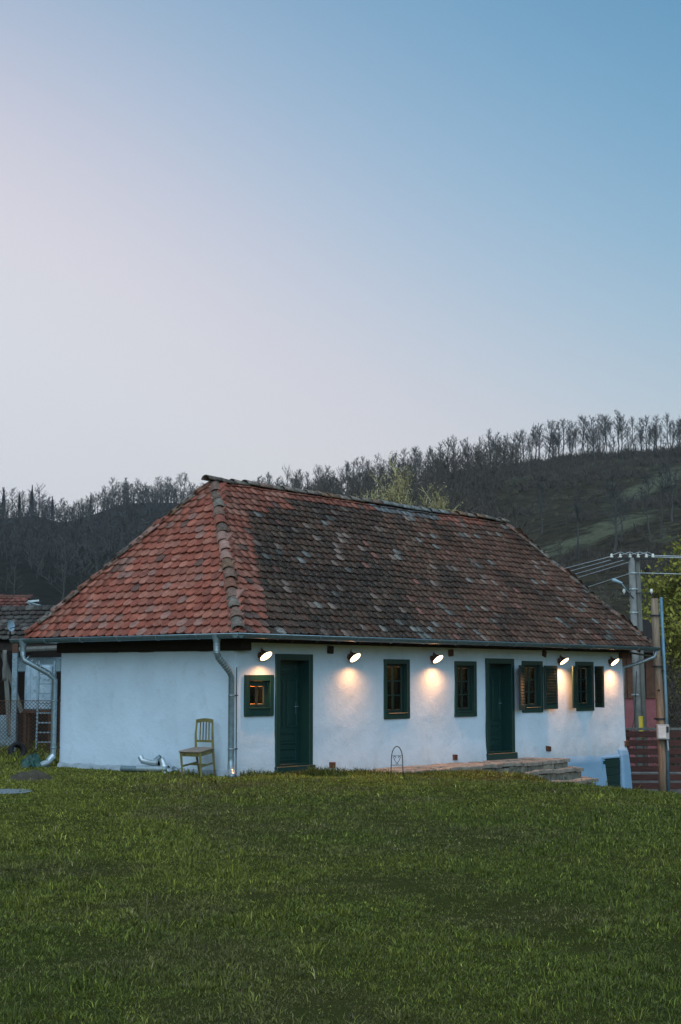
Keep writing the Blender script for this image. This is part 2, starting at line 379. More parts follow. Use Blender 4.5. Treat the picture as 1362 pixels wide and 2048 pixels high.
def scrub_mat():
    m, nt, bs = newmat('scrub_slope'); pos = N(nt, 'ShaderNodeNewGeometry').outputs['Position']; at = N(nt, 'ShaderNodeAttribute', attribute_name='tint')
    n1 = noise_node(nt, .11, 6, .65, pos); n2 = noise_node(nt, .5, 6, .75, pos); n3 = noise_node(nt, 2.2, 4, .7, pos)
    c = mixc(nt, ramp(nt, n2.outputs['Fac'], [(.38, (0,0,0)), (.64, (1,1,1))]).outputs[0], (.032, .027, .018), (.095, .076, .045))
    g = mixc(nt, ramp(nt, n3.outputs['Fac'], [(.35, (0,0,0)), (.68, (1,1,1))]).outputs[0], (.10, .105, .058), (.23, .225, .15))
    k = math_(nt, 'ADD', at.outputs['Fac'], math_(nt, 'MULTIPLY_ADD', n1.outputs['Fac'], 1.8, -.9)); k = math_(nt, 'ADD', k, math_(nt, 'MULTIPLY_ADD', n2.outputs['Fac'], 1.3, -.65))
    c = mixc(nt, ramp(nt, k, [(.36, (0,0,0)), (.72, (.9,.9,.9))]).outputs[0], c, g)
    nt.links.new(c, bs.inputs['Base Color']); bs.inputs['Roughness'].default_value = .95; bs.inputs['Specular IOR Level'].default_value = .05
    bump(nt, bs, n2.outputs['Fac'], 1.0, 1.2); return m
def elev_of(b, t):
    p = hill_r.at(b, t); return (p[..., 2]-1.56)/p[..., 1]
def grass_cover(b, t):
    e = elev_of(b, t); px = b*FX; ey = e*FX
    def blob(cx, cy, sx, sy, tilt):
        dx, dy = px-(cx-681), ey-(1358-cy); return np.exp(-(dx/sx)**2-((dy-tilt*dx)/sy)**2)
    k = .85*blob(1320, 965, 130, 20, .42)+.8*blob(1150, 1085, 95, 24, .35)+.6*blob(1265, 1042, 80, 15, .25)+.5*blob(1330, 1075, 60, 18, .2)+.4*blob(1080, 1055, 50, 14, .4)+.5*blob(1480, 960, 90, 40, .2)
    return np.stack([k, k, k, np.ones_like(k)], 1)
M['slope_r'] = scrub_mat()
M['slope_l'] = slope_mat('woodland_floor', (.016, .017, .014), (.035, .033, .026), (.05, .05, .036), .62)
tag(link('hill', hill_r.mesh('hill', M['slope_r'], 560, 120, grass_cover)), kind='structure')
tag(link('hill', hill_l.mesh('hill', M['slope_l'])), kind='structure')

# ------------------------------------------------------------------ bare trees
def tri_strip_twig(out, p, d, L, w, rs, bend=.15):
    side = d.cross(Vector((rs.uniform(-1, 1), rs.uniform(-1, 1), rs.uniform(-1, 1)))).normalized()*w/2
    q = p + d*L + Vector((rs.uniform(-1, 1), rs.uniform(-1, 1), rs.uniform(-.4, 1)))*L*bend
    b = len(out[0]); out[0] += [tuple(p-side), tuple(p+side), tuple(q)]; out[1].append((b, b+1, b+2)); return q
def gen_tree(seed, h, crown_from=.38, spread=.22, limbs=12, twigs=7, sub=3, tw=.05, tr=.16, upright=.55, lean=.03, leafy=0, leaf=.1):
    """returns MB trunk (with limbs), (verts, faces) of the twig crown, list of leaf anchor points"""
    rs = random.Random(seed); tb = MB(); cr = [[], []]; anchors = []
    pts = []; x = y = 0.0; n = 7
    for i in range(n+1):
        t = i/n; pts.append(Vector((x, y, h*t*.93))); x += rs.uniform(-1, 1)*h*lean; y += rs.uniform(-1, 1)*h*lean
    tb.tube(pts, [tr*(1-.85*(i/n))+.012 for i in range(n+1)], 6)
    def on_trunk(t):
        f = t*n; i = min(n-1, int(f)); return pts[i].lerp(pts[i+1], f-i)
    for k in range(limbs):
        t = crown_from + (1-crown_from)*((k+rs.random())/limbs)
        p = on_trunk(min(.99, t)); a = rs.uniform(0, 6.283)
        up = upright + .5*t*rs.random(); d = Vector((math.cos(a), math.sin(a), up+rs.uniform(-.15, .3))).normalized()
        L = h*spread*(1.25-.75*(t-crown_from)/(1-crown_from))*rs.uniform(.65, 1.25)
        m1 = p + d*L*.5 + Vector((0, 0, L*.05)); d2 = (d+Vector((rs.uniform(-.3, .3), rs.uniform(-.3, .3), .35))).normalized(); e = m1 + d2*L*.55
        tb.tube([p, m1, e], [tr*.34*(1.1-t*.6)+.012, tr*.2+.01, .012], 4, cap=False)
        for j in range(twigs):
            f = rs.uniform(.15, 1); q = p.lerp(m1, f*2) if f < .5 else m1.lerp(e, f*2-1)
            dd = (d*.6+Vector((rs.uniform(-1, 1), rs.uniform(-1, 1), rs.uniform(-.2, 1.1)))).normalized()
            l2 = L*rs.uniform(.3, .62); q2 = tri_strip_twig(cr, q, dd, l2, tw*1.5, rs)
            anchors.append(q2)
            for s_ in range(sub):
                g = rs.uniform(.25, .95); r0 = q.lerp(q2, g); d3 = (dd*.7+Vector((rs.uniform(-1, 1), rs.uniform(-1, 1), rs.uniform(-.3, 1.1)))).normalized()
                anchors.append(tri_strip_twig(cr, r0, d3, l2*rs.uniform(.3, .6), tw, rs))
    top = pts[-1]
    for j in range(twigs*2):
        dd = Vector((rs.uniform(-.6, .6), rs.uniform(-.6, .6), 1)).normalized(); anchors.append(tri_strip_twig(cr, top-Vector((0, 0, rs.uniform(0, .12)*h)), dd, h*rs.uniform(.04, .12), tw, rs))
    return tb, cr, anchors
def mesh_pf(name, vf, mat):
    me = bpy.data.meshes.new(name); me.from_pydata(vf[0], [], vf[1]); me.update(); me.materials.append(mat); return me

protos = []
for k in range(9):
    h = 13.0
    tb, cr, _ = gen_tree(100+k, h, crown_from=[.45, .35, .5, .4, .3, .55, .38, .45, .3][k], spread=[.2, .24, .17, .22, .26, .16, .2, .19, .24][k], limbs=15, twigs=9, sub=4, tw=.075, tr=[.2, .24, .17, .22, .26, .17, .19, .2, .22][k], upright=.6)
    protos.append((tb.mesh('tree_trunk', M['twig_far']), mesh_pf('tree_crown', cr, M['twig_far']), cr, tb))
def tree_obj(name, k, loc, s, rz, label, group):
    r = empty(name, loc, rz); r.scale = s if isinstance(s, tuple) else (s, s, s); tag(r, label, 'tree', group)
    link('trunk', protos[k][0], r); link('crown', protos[k][1], r); return r
ridge_n = 0
px = 515.0
while px < 1450:
    for row in range(2):
        b = (px+rnd.uniform(-5, 5)-681)/FX; t = rnd.uniform(.92, .995) if row == 0 else rnd.uniform(1.01, 1.07)
        if row == 1 and rnd.random() < .2: continue
        p = hill_r.at(b, t); s = rnd.choice([rnd.uniform(.5, .75), rnd.uniform(.76, .95), rnd.uniform(.8, .97)])*(1.0 if row == 0 else 1.05)
        tree_obj('bare_tree', rnd.randrange(9), (p[0], p[1], p[2]-.3), (s*rnd.uniform(.75, 1.05), s*rnd.uniform(.75, 1.05), s), rnd.uniform(0, 6.28),
                 'bare grey deciduous tree in the row along the right hill crest against the sky', 'bare trees along the right hill crest')
        ridge_n += 1
    px += rnd.uniform(6.8, 11.5)
px = -90.0
while px < 520:
    b = (px-681)/FX; p = hill_l.at(b, rnd.uniform(.97, 1.03)); s = rnd.uniform(.5, .95)*(.8 if 90 < px < 170 else 1)
    tree_obj('bare_tree', rnd.randrange(9), (p[0], p[1], p[2]-.5), (s*1.15, s*1.15, s), rnd.uniform(0, 6.28),
             'bare deciduous tree on the left hill crest against the pale sky', 'bare trees along the left hill crest')
    px += rnd.uniform(6, 13)
# taller single trees standing on the open right slope
for px, t, s, lab in [(1158, .30, .72, 'tall thin bare tree standing alone left of the pale slope patch'), (1228, .32, .80, 'tall bare tree on the open right slope above the utility pole'), (1246, .36, .62, 'smaller bare tree just right of the tall one above the utility pole'),
                      (1300, .34, .7, 'bare tree with straight trunk on the right slope below the grassy patch'), (1322, .36, .8, 'tall bare tree near the right picture edge on the open slope'), (1348, .40, .66, 'rightmost bare tree standing on the open slope'), (1085, .42, .6, 'short bare tree on the slope above the right end of the roof ridge')]:
    p = hill_r.at((px-681)/FX, t); tree_obj('bare_tree', rnd.randrange(9), (p[0], p[1], p[2]-.3), s, rnd.uniform(0, 6.28), lab, 'single bare trees on the right slope')

# the wooded slopes themselves: a mass of bare crowns
def woods(name, label, spots, seed, mat, limbs=11, tw=.13):
    rs = random.Random(seed); lows = []
    for k in range(7):
        tb, cr, _ = gen_tree(300+seed*10+k, 10.0, .18, .3, limbs=limbs, twigs=5, sub=2, tw=tw, tr=.17, upright=.45)
        nv = len(tb.v); vs = np.array(tb.v+[tuple(v) for v in cr[0]]); fl = [f for f in tb.f] + [tuple(i+nv for i in f) for f in cr[1]]
        lows.append((vs, np.array([i for f in fl for i in f]), np.array([len(f) for f in fl])))
    V = []; Fq = []; Lt = []; off = 0
    for (x, y, z, s) in spots:
        vs, ff, lt = lows[rs.randrange(7)]; a = rs.uniform(0, 6.283); c, sn = math.cos(a), math.sin(a)
        w = vs*s; V.append(np.stack([w[:, 0]*c-w[:, 1]*sn+x, w[:, 0]*sn+w[:, 1]*c+y, w[:, 2]+z], 1)); Fq.append(ff+off); Lt.append(lt); off += len(vs)
    me = np_mesh(name, np.concatenate(V), np.concatenate(Fq), np.concatenate(Lt), mat)
    return tag(link(name, me), label, 'woodland', kind='stuff')
sp = []
for _ in range(880):
    b = (rnd.uniform(-160, 560)-681)/FX; t = rnd.random()**.8*.8+.2; p = hill_l.at(b, min(t, .995)); sp.append((p[0], p[1], p[2]-.4, rnd.uniform(.45, .85)))
woods('woodland', 'dark bare woodland covering the left hill slope', sp, 1, M['twig_far'], 8, .15)
sp = []
for _ in range(1500):
    px = rnd.uniform(380, 1500); t = rnd.random()**.7*.93
    if px > 900 and t < sstep(900, 1060, px)*.86 and rnd.random() < .93: continue
    p = hill_r.at((px-681)/FX, t); sp.append((p[0], p[1], p[2]-.4, rnd.uniform(.5, .95)*(.55 if px > 1040 else 1)))
woods('woodland', 'dense dark bare woodland below the right hill crest', sp, 2, M['twig'])
# scrub on the open slope and along the crest under the trees
def bushes(name, label, spots, seed, mat):
    rs = np.random.RandomState(seed); n = 70; P = np.array(spots); m = len(P)
    a = rs.rand(m, n)*6.283; el = .25+rs.rand(m, n)*1.3; L = P[:, 3:4]*(.5+rs.rand(m, n)*.7)
    d = np.stack([np.cos(a)*np.cos(el), np.sin(a)*np.cos(el), np.sin(el)], -1)
    q0 = P[:, None, :3]+rs.normal(0, .22, (m, n, 3))*P[:, 3:4, None]*[1, 1, .25]; tip = q0+d*L[..., None]
    sd = np.cross(d, rs.normal(0, 1, (m, n, 3))); sd /= np.linalg.norm(sd, axis=-1, keepdims=True); mid = q0+d*L[..., None]*.45; sd = sd*(.012+.026*P[:, 3:4, None])
    V = np.stack([q0, mid+sd, tip, mid-sd], 2).reshape(-1, 3)
    return tag(link(name, np_mesh(name, V, np.arange(len(V)), np.full(m*n, 4), mat)), label, 'scrub', kind='stuff')
dark_sp, pale_sp = [], []
for _ in range(300):
    p = hill_r.at((rnd.uniform(860, 1480)-681)/FX, rnd.uniform(.93, 1.02)); dark_sp.append((p[0], p[1], p[2]-.2, rnd.uniform(1.2, 3.2)))
for _ in range(4000):
    px = rnd.uniform(940, 1500); t = rnd.uniform(.05, .97); b = (px-681)/FX; p = hill_r.at(b, t); g = grass_cover(np.array([b]), np.array([t]))[0, 0]; q = nz(p[0]*.05, p[1]*.035, 3)
    if g > .12+.25*rnd.random(): continue
    ks = .15+.85*p[1]/400
    if q > .08: dark_sp.append((p[0], p[1], p[2]-.2, rnd.uniform(.8, 2.6)*ks))
    elif rnd.random() < .3: pale_sp.append((p[0], p[1], p[2]-.2, rnd.uniform(.5, 1.5)*ks))
    if len(dark_sp)+len(pale_sp) > 1500: break
bushes('scrub', 'dark grey brown scrub dotted over the open right slope', dark_sp, 3, M['twig'])
bushes('scrub', 'paler olive scrub between the dark bushes on the right slope', pale_sp, 4, M['scrub_pale'])
# small dark conifers on the left crest
def conifer_mesh():
    rs = random.Random(5); v = []; f = []; c = []
    for i in range(900):
        t = rs.random()**.75; z = 1.0+9.0*t; r = (1-t)*1.9*rs.uniform(.35, 1)+.05; a = rs.uniform(0, 6.283)
        p = Vector((math.cos(a)*r*.3, math.sin(a)*r*.3, z)); q = Vector((math.cos(a)*r, math.sin(a)*r, z-.35*r)); sd = Vector((-math.sin(a), math.cos(a), .4))*.22
        b = len(v); v += [tuple(p-sd), tuple(p+sd), tuple(q)]; f.append((b, b+1, b+2)); g = rs.uniform(.5, 1.1); c += [(.020*g, .032*g, .026*g, 1)]*3
    return np_mesh('conifer_crown', np.array(v), np.array(f).ravel(), np.full(len(f), 3), M['foliage'], np.array(c))
con_me = conifer_mesh(); con_tr = MB().tube([(0, 0, 0), (0, 0, 9.5)], [.16, .03], 6).mesh('conifer_trunk', M['twig_far'])
for px, s, lab in [(3, 1.15, 'leftmost dark conifer on the left hill crest'), (35, .95, 'dark conifer second from the left edge on the crest'), (60, 1.15, 'tall dark conifer third from the left edge on the crest'), (101, .9, 'dark conifer beside the dip in the left crest'), (178, .8, 'small dark conifer right of the dip in the left crest')]:
    p = hill_l.at((px-681)/FX, .985); r = empty('conifer', (p[0], p[1], p[2]-.3)); r.scale = (s, s, s); tag(r, lab, 'tree', 'conifers on the left crest'); link('trunk', con_tr, r); link('crown', con_me, r)

# ------------------------------------------------------------------ the farmhouse (local frame: x along the front, y into the house, z up)
L_, W_ = 12.9, 4.18
ZE, ZR, OV = 2.27, 5.10, .50
house = empty('farmhouse', (HX, HY, 0), HYAW)
tag(house, 'low whitewashed farmhouse with hipped clay tile roof and dark green woodwork', 'house')

openings = dict(small=(.23, .90, .98, 1.61), door1=(1.0, 1.90, .02, 1.95), w1=(3.98, 4.72, .86, 1.90), w2=(6.23, 6.94, .86, 1.885), door2=(7.33, 8.30, .0, 1.94), w3=(8.67, 9.42, .90, 1.91), w4=(10.83, 11.55, .90, 1.915), cellar=(11.8, 12.62, -1.3, -.17))
def flare(z): return .055*max(0, 2.2-z)*.9 + .045*sstep(.25, -.4, z)
def grid_lines(a, b, step, extra):
    ls = sorted(set([round(a, 4), round(b, 4)]+[round(e, 4) for e in extra if a < e < b])); out = []
    for p, q in zip(ls[:-1], ls[1:]):
        n = max(1, int(round((q-p)/step))); out += [p+(q-p)*i/n for i in range(n)]
    return out+[ls[-1]]
def panel(name, us, zs, holes, P, mat, parent):
    mb = MB(); nu = len(us); mb.v = [tuple(P(u, z)) for z in zs for u in us]
    for j in range(len(zs)-1):
        for i in range(nu-1):
            cu, cz = (us[i]+us[i+1])/2, (zs[j]+zs[j+1])/2
            if any(h[0] < cu < h[1] and h[2] < cz < h[3] for h in holes): continue
            mb.f.append((j*nu+i, j*nu+i+1, (j+1)*nu+i+1, (j+1)*nu+i))
    return mb.build(name, mat, parent, smooth=True)
def rel(u, z, s=0): return .016*nz(u*.9, z*1.1, s)+.008*nz(u*2.7, z*3, s+5)+.003*nz(u*8, z*8, s+9)
def Pfront(u, z):
    e = sstep(0, .35, u)*sstep(0, .35, L_-u); k = u/L_
    return (u+flare(z)*sstep(.75, 1, k), rel(u, z)*e - .03*sstep(.4, -.2, z)*sstep(.0, .1, k) + .02*(1-sstep(0, .07, u)), z)
holes = list(openings.values())
ex_u = [h[0] for h in holes]+[h[1] for h in holes]; ex_z = [h[2] for h in holes]+[h[3] for h in holes]
panel('wall', grid_lines(0, L_, .10, ex_u+[.03, .07]), grid_lines(-1.5, 2.19, .10, ex_z), holes, Pfront, M['plaster'], house)
def Pleft(v, z):
    e = sstep(0, .35, v)*sstep(0, .3, W_-v)
    zt = z
    if z > 1.94: zt = z + .035*nz(v*2.2, 4.0) + .015*nz(v*7, 1)
    return (rel(v, z, 20)*e - .012*sstep(.25, .0, z) + .02*(1-sstep(0, .07, v)), v, zt)
panel('wall', grid_lines(0, W_, .10, [.03, .07])[::-1], grid_lines(-.4, 2.02, .10, []), [], Pleft, M['plaster'], house)
def Pright(v, z): return (L_+flare(z)+rel(v, z, 40)*.5, v, z)
panel('wall', grid_lines(0, W_, .2, []), grid_lines(-1.7, 2.19, .12, []), [], Pright, M['plaster'], house)
panel('wall', grid_lines(0, L_, .5, [])[::-1], grid_lines(-1.5, 2.19, .3, []), [], lambda u, z: (u, W_, z), M['plaster'], house)
# inner floor, ceiling and a partition so that the rooms are closed
MB().box(.05, L_-.05, .3, W_-.03, -.08, -.02).build('floor', M['dark_wood'], house)
MB().box(.02, L_-.02, .02, W_-.02, 2.14, 2.17).build('ceiling', M['interior'], house)
MB().box(.05, .08, .1, W_-.05, 1.2, 2.14).build('leak_stop', M['interior'], house)  # unseen strip added to stop room light leaking below the left beam
for u in (2.3, 5.6, 8.45): MB().box(u, u+.12, .3, W_-.03, -.02, 2.14).build('partition', M['interior'], house)

# foot ledge along the left wall and blue plinth at the low right end
def ragged_ledge():
    mb = MB(); n = 46
    for i in range(n):
        v = W_-.05-i*(W_-.1)/(n-1); d = .075+.03*nz(v*3, 2); z = .075+.03*nz(v*4, 7)
        b = len(mb.v); mb.v += [(-.01, v, z+.025), (-d, v, z), (-d-.03, v, -.2)]
        if i: mb.f += [(b-3, b-2, b+1, b), (b-2, b-1, b+2, b+1)]
    return mb.build('foot_ledge', M['ledge'], house, smooth=True)
ragged_ledge()
def Pplinth(u, z): return (u+(flare(z)-.003)*sstep(.75, 1, u/L_), -.075+rel(u, z, 60)-.04*sstep(-.1, -1, z)+.06*sstep(-.17, -.06, z), z)
panel('plinth', grid_lines(9.2, 12.62, .1, [11.8]), grid_lines(-1.5, -.06, .08, [-.17]), [openings['cellar']], Pplinth, M['plinth'], house)
mb = MB(); zz = [-1.6, -.9, -.4, -.12, .0, .04]; oo = [-.16, -.14, -.12, -.10, -.07, .02]
for z, o in zip(zz, oo):
    b = len(mb.v); mb.v += [(12.60, .1, z), (12.60, o, z), (12.66, o-.02, z), (12.93-z*.07, o-.02, z), (12.98-z*.07, o+.04, z), (12.98-z*.07, .25, z)]
    if b: mb.f += [tuple((b-6+i, b-6+i+1, b+i+1, b+i)) for i in range(5)]
mb.f.append(tuple(range(len(mb.v)-6, len(mb.v)))); mb.build('corner_buttress', M['plinth'], house, smooth=False, bevel=.02)

# timber under the eaves
MB().box(-.03, .20, -.16, W_+.1, 2.02, 2.20).build('timber_beam', M['dark_wood'], house)
MB().box(.22, L_+.28, -.05, .10, 2.155, 2.235).build('timber_beam', M['dark_wood'], house)
MB().box(L_-.14, L_+.16, -.10, W_, 2.03, 2.15).build('timber_beam', M['brown_wood'], house)
for i in range(22):       # rafter tails
    u = .3+i*.6; MB().bar((u, -.46, 2.20), (u, .3, 2.20+.76*.52), .09, .07, up=(1, 0, 0)).build('rafter_tail', M['dark_wood'], house)
def peg(u, z, w, h, mat, d=.055, rot=0):
    mb = MB(); mb.m = Matrix.Translation((u, -.0, z)) @ Matrix.Rotation(rot, 4, 'Y'); mb.prism([(-w/2, -d), (w/2, -d*.9), (w/2, .05), (-w/2, .05)], -h/2, h/2); return mb.build('beam_end', mat, house, bevel=.008)
for u, z, m, r in [(2.41, 2.065, 'dark_wood', .05), (6.08, 2.06, 'brown_wood', -.1), (9.51, 2.09, 'brown_wood', .3)]: peg(u, z, .13, .13, M[m], .05, r)
for u, z, w, r in [(2.46, .09, .14, .02), (6.19, .08, .13, .05), (9.62, .125, .17, .12)]: peg(u, z, w, .10, M['brown_wood'], .05, r)
MB().box(L_+.02, L_+.19, -.05, .12, .06, .18).build('beam_end', M['brown_wood'], house, bevel=.008)

# ---- doors and windows
def glass_pane(parent, u0, u1, v, z0, z1):
    return MB().box(u0, u1, v, v+.004, z0, z1).build('pane', M['glass'], parent)
def ring(mb, u0, u1, z0, z1, w, v0, v1, wb=None, wt_=None):
    wb = wb or w; wt_ = wt_ or w
    mb.box(u0, u0+w, v0, v1, z0, z1).box(u1-w, u1, v0, v1, z0, z1).box(u0+w+.0005, u1-w-.0005, v0, v1, z1-wt_, z1).box(u0+w+.0005, u1-w-.0005, v0, v1, z0, z0+wb); return mb
def window(u0, u1, z0, z1, cols=2, rows=3, wf=.085, rec=.07, ws=.05, curtain=None, bottom=.10):
    w = ring(MB(), u0-.02, u1+.02, z0-.02, z1+.02, wf, -.028, .16, wb=bottom).build('window', M['green'], house, bevel=.006)
    a0, a1, b0, b1 = u0-.02+wf, u1+.02-wf, z0-.02+bottom, z1+.02-wf
    ring(MB(), a0+.001, a1-.001, b0+.001, b1-.001, ws, rec, rec+.045, wb=.065).build('sash', M['green_old'], w, bevel=.005)
    c0, c1, d0, d1 = a0+ws, a1-ws, b0+.065, b1-ws
    for i in range(1, cols): x = c0+(c1-c0)*i/cols; MB().box(x-.017, x+.017, rec+.003, rec+.041, d0, d1).build('muntin', M['green_old'], w)
    for j in range(1, rows): z = d0+(d1-d0)*j/rows; MB().box(c0, c1, rec+.006, rec+.038, z-.012, z+.012).build('muntin', M['green_old'], w)
    for i in range(cols):
        for j in range(rows):
            glass_pane(w, c0+(c1-c0)*i/cols+.005, c0+(c1-c0)*(i+1)/cols-.005, rec+.02, d0+(d1-d0)*j/rows+.004, d0+(d1-d0)*(j+1)/rows-.004)
    MB().box(a0-.0, a1, -.05, rec-.002, b0-.012, b0+.008).build('sill', M['green'], w, bevel=.004)
    MB().box((a0+a1)/2-.05, (a0+a1)/2+.05, rec-.012, rec-.001, b0+.03, b0+.045).build('latch', M['iron'], w)
    return w, (c0, c1, d0, d1)
def curtain(u0, u1, z0, z1, v, mat, label, folds=5, amp=.018):
    mb = MB(); n = 24
    for i in range(n+1):
        u = u0+(u1-u0)*i/n; dv = amp*math.sin(i/n*folds*6.283)+.006*nz(u*9, 1)
        for z in (z0, (z0+z1)/2, z1): mb.v.append((u, v+dv*(1.2 if z == z0 else .8), z))
    for i in range(n):
        for j in range(2): b = i*3+j; mb.f.append((b, b+3, b+4, b+1))
    o = mb.build('curtain', mat, None, smooth=True); o.location = (HX, HY, 0); o.rotation_euler = (0, 0, HYAW)
    tag(o, label, 'curtain', 'curtains behind the windows')
w, c = window(*openings['small'], cols=2, rows=1, wf=.10, rec=.035, ws=.085, bottom=.13)
curtain(c[0]+.055, c[0]+.205, c[2]-.1, c[3]+.1, .13, M['curtain_amber'], 'amber curtain glowing in the small square window', 1, .004)
w, c = window(*openings['w1'])
curtain(c[0]-.03, c[0]+.19, c[2]-.1, c[3]+.1, .17, M['curtain_brown'], 'brown curtain at the left of the first tall window beside the first tall door', 3)
curtain(c[1]-.10, c[1]+.03, c[2]-.1, c[3]+.1, .20, M['curtain_brown'], 'brown curtain at the right of the first tall window beside the first tall door', 2)
w, c = window(*openings['w2'])
curtain(c[0]-.03, c[0]+.15, c[2]-.1, c[3]-.16, .16, M['curtain_pale'], 'pale lace curtain in the tall window left of the second door', 4)
curtain(c[1]-.12, c[1]+.03, c[2]-.1, c[3]+.1, .20, M['curtain_brown'], 'brown curtain at the right of the window left of the second door', 2)
w3, c = window(*openings['w3'])
curtain(c[0]-.03, c[0]+.14, c[2]-.1, c[3]+.1, .17, M['curtain_brown'], 'warm brown curtain in the shuttered window right of the second door', 3)
w4, c = window(*openings['w4'])
curtain(c[0]-.03, c[0]+.12, c[2]-.1, c[3]+.1, .18, M['curtain_brown'], 'brown curtain in the last shuttered window near the right corner', 2)

def shutter(hu, z0, z1, width, ang, side):
    """hinged at hu; side -1 opens to the left, +1 to the right; ang 0 = flat on the wall"""
    mb = ring(MB(), 0, width, z0, z1, .055, -.014, .014, wb=.09)
    o = mb.build('shutter', M['green_old'], house, bevel=.004)
    n = 13
    for i in range(n):
        z = z0+.09+(z1-z0-.145)*(i+.5)/n; sl = MB(); sl.m = Matrix.Translation((width/2, 0, z)) @ Matrix.Rotation(R(26), 4, 'X'); sl.box(-width/2+.056, width/2-.056, -.004, .004, -.031, .031); sl.build('slat', M['green_old'], o)
    for z in (z0+.12, z1-.12): MB().box(.0, .09, -.019, -.0145, z-.012, z+.012).build('hinge', M['iron'], o)
    o.location = (hu, -.055, 0); o.rotation_euler = (0, 0, -ang if side > 0 else math.pi+ang); return o
shutter(9.44, .94, 1.84, .46, R(5), 1)
shutter(8.65, .94, 1.84, .44, R(20), -1)
shutter(10.80, .95, 1.84, .44, R(17), -1)
shutter(11.57, .95, 1.84, .40, R(124), 1)

def door(u0, u1, z0, z1, rec, sill_h=.10, layout='four'):
    d = MB().box(u0+.08, u1-.08, rec, rec+.045, z0+sill_h, z1-.07).build('door', M['green'], house)
    fr = MB().box(u0-.03, u0+.075, -.03, rec+.05, z0, z1+.03).box(u1-.075, u1+.03, -.03, rec+.05, z0, z1+.03).box(u0+.0755, u1-.0755, -.03, rec+.05, z1-.075, z1+.03)
    fr.build('frame', M['green'], d, bevel=.006)
    MB().box(u0-.05, u1+.05, -.075, rec+.05, z0-.05, z0+sill_h).build('threshold', M['green'], d, bevel=.008)
    MB().box(u0+.076, u1-.076, .01, .05, z0+sill_h+.001, z0+sill_h+.035).build('threshold', M['green_old'], d, bevel=.006)
    wx = u1-u0-.16; x0 = u0+.08; h = z1-.07-z0-sill_h; zb = z0+sill_h
    rects = [(.10, .90, .86, .96), (.08, .44, .36, .82), (.56, .92, .36, .82), (.10, .90, .20, .31), (.10, .90, .04, .16)]
    for a, b, c_, e in rects:
        mb = MB(); p = [(x0+wx*a, zb+h*c_), (x0+wx*b, zb+h*c_), (x0+wx*b, zb+h*e), (x0+wx*a, zb+h*e)]
        ring(mb, p[0][0], p[1][0], p[0][1], p[2][1], .022, rec-.016, rec-.0005)
        mb.box(p[0][0]+.05, p[1][0]-.05, rec-.011, rec-.0005, p[0][1]+.05*(1 if h*(e-c_) > .15 else .4), p[2][1]-.05*(1 if h*(e-c_) > .15 else .4)); mb.build('panel', M['green'], d, bevel=.004)
    hx = u1-.08-.07; MB().box(hx-.02, hx+.02, rec-.008, rec-.0005, zb+.86, zb+1.06).build('handle_plate', M['zinc_dull'], d)
    MB().tube([(hx, rec, zb+.98), (hx, rec-.05, zb+.98), (hx-.10, rec-.05, zb+.975)], .009, 8).build('handle', M['zinc'], d, smooth=True)
    return d
door(*openings['door1'], .20)
door(*openings['door2'], .22)
# cellar door
u0, u1, z0, z1 = openings['cellar']
cd = MB().box(u0, u1, -.055, -.015, z0, z1).build('cellar_door', M['green'], house)
for i in range(6): MB().box(u0+.02, u1-.02, -.072, -.0555, z1-.03-(i+1)*.17, z1-.045-i*.17).build('plank', M['green_old'], cd, bevel=.006)
for ua, ub in ((u0-.03, u0), (u1-.018, u1)): MB().box(ua, ub, -.085, .16, z0, z1).build('reveal', M['plinth'], cd)
MB().box(u0-.03, u1, -.085, .16, z1, z1+.03).build('lintel', M['plinth'], cd)

# ---- interior lamps of the lit rooms (seen only as the warm glow in the panes)
def room_light(u, v, z, e):
    ld = bpy.data.lights.new('room_lamp', 'POINT'); ld.energy = e; ld.color = (1, .52, .22); ld.shadow_soft_size = .08
    lo = bpy.data.objects.new('room_lamp', ld); COL.objects.link(lo); lo.parent = house; lo.location = (u, v, z)
room_light(.75, 1.0, 1.7, 380); room_light(4.1, 1.6, 1.8, 90); room_light(6.8, 1.6, 1.8, 60); room_light(9.6, 1.8, 1.8, 120)

# ------------------------------------------------------------------ roof
HL, HR = 1.68, L_-1.644; MID = W_/2
def sag(u, v): return .030*nz(u*.45, v*.5, 3)+.012*nz(u*1.6, v*1.7, 8)
E0 = {'FL': (-OV, -OV), 'FR': (L_+OV, -OV), 'BR': (L_+OV, W_+OV-.1), 'BL': (-OV, W_+OV-.1)}
RL, RR = Vector((HL, MID, ZR)), Vector((HR, MID, ZR))
def ev(k): return Vector((*E0[k], ZE))
deck = MB(); dz = Vector((0, 0, -.05))
deck.add([tuple(p+dz) for p in (ev('FL'), ev('FR'), ev('BR'), ev('BL'), RL, RR)], [(0, 1, 5, 4), (1, 2, 5), (2, 3, 4, 5), (3, 0, 4)])
roof = deck.build('roof', M['dark_wood'], house)
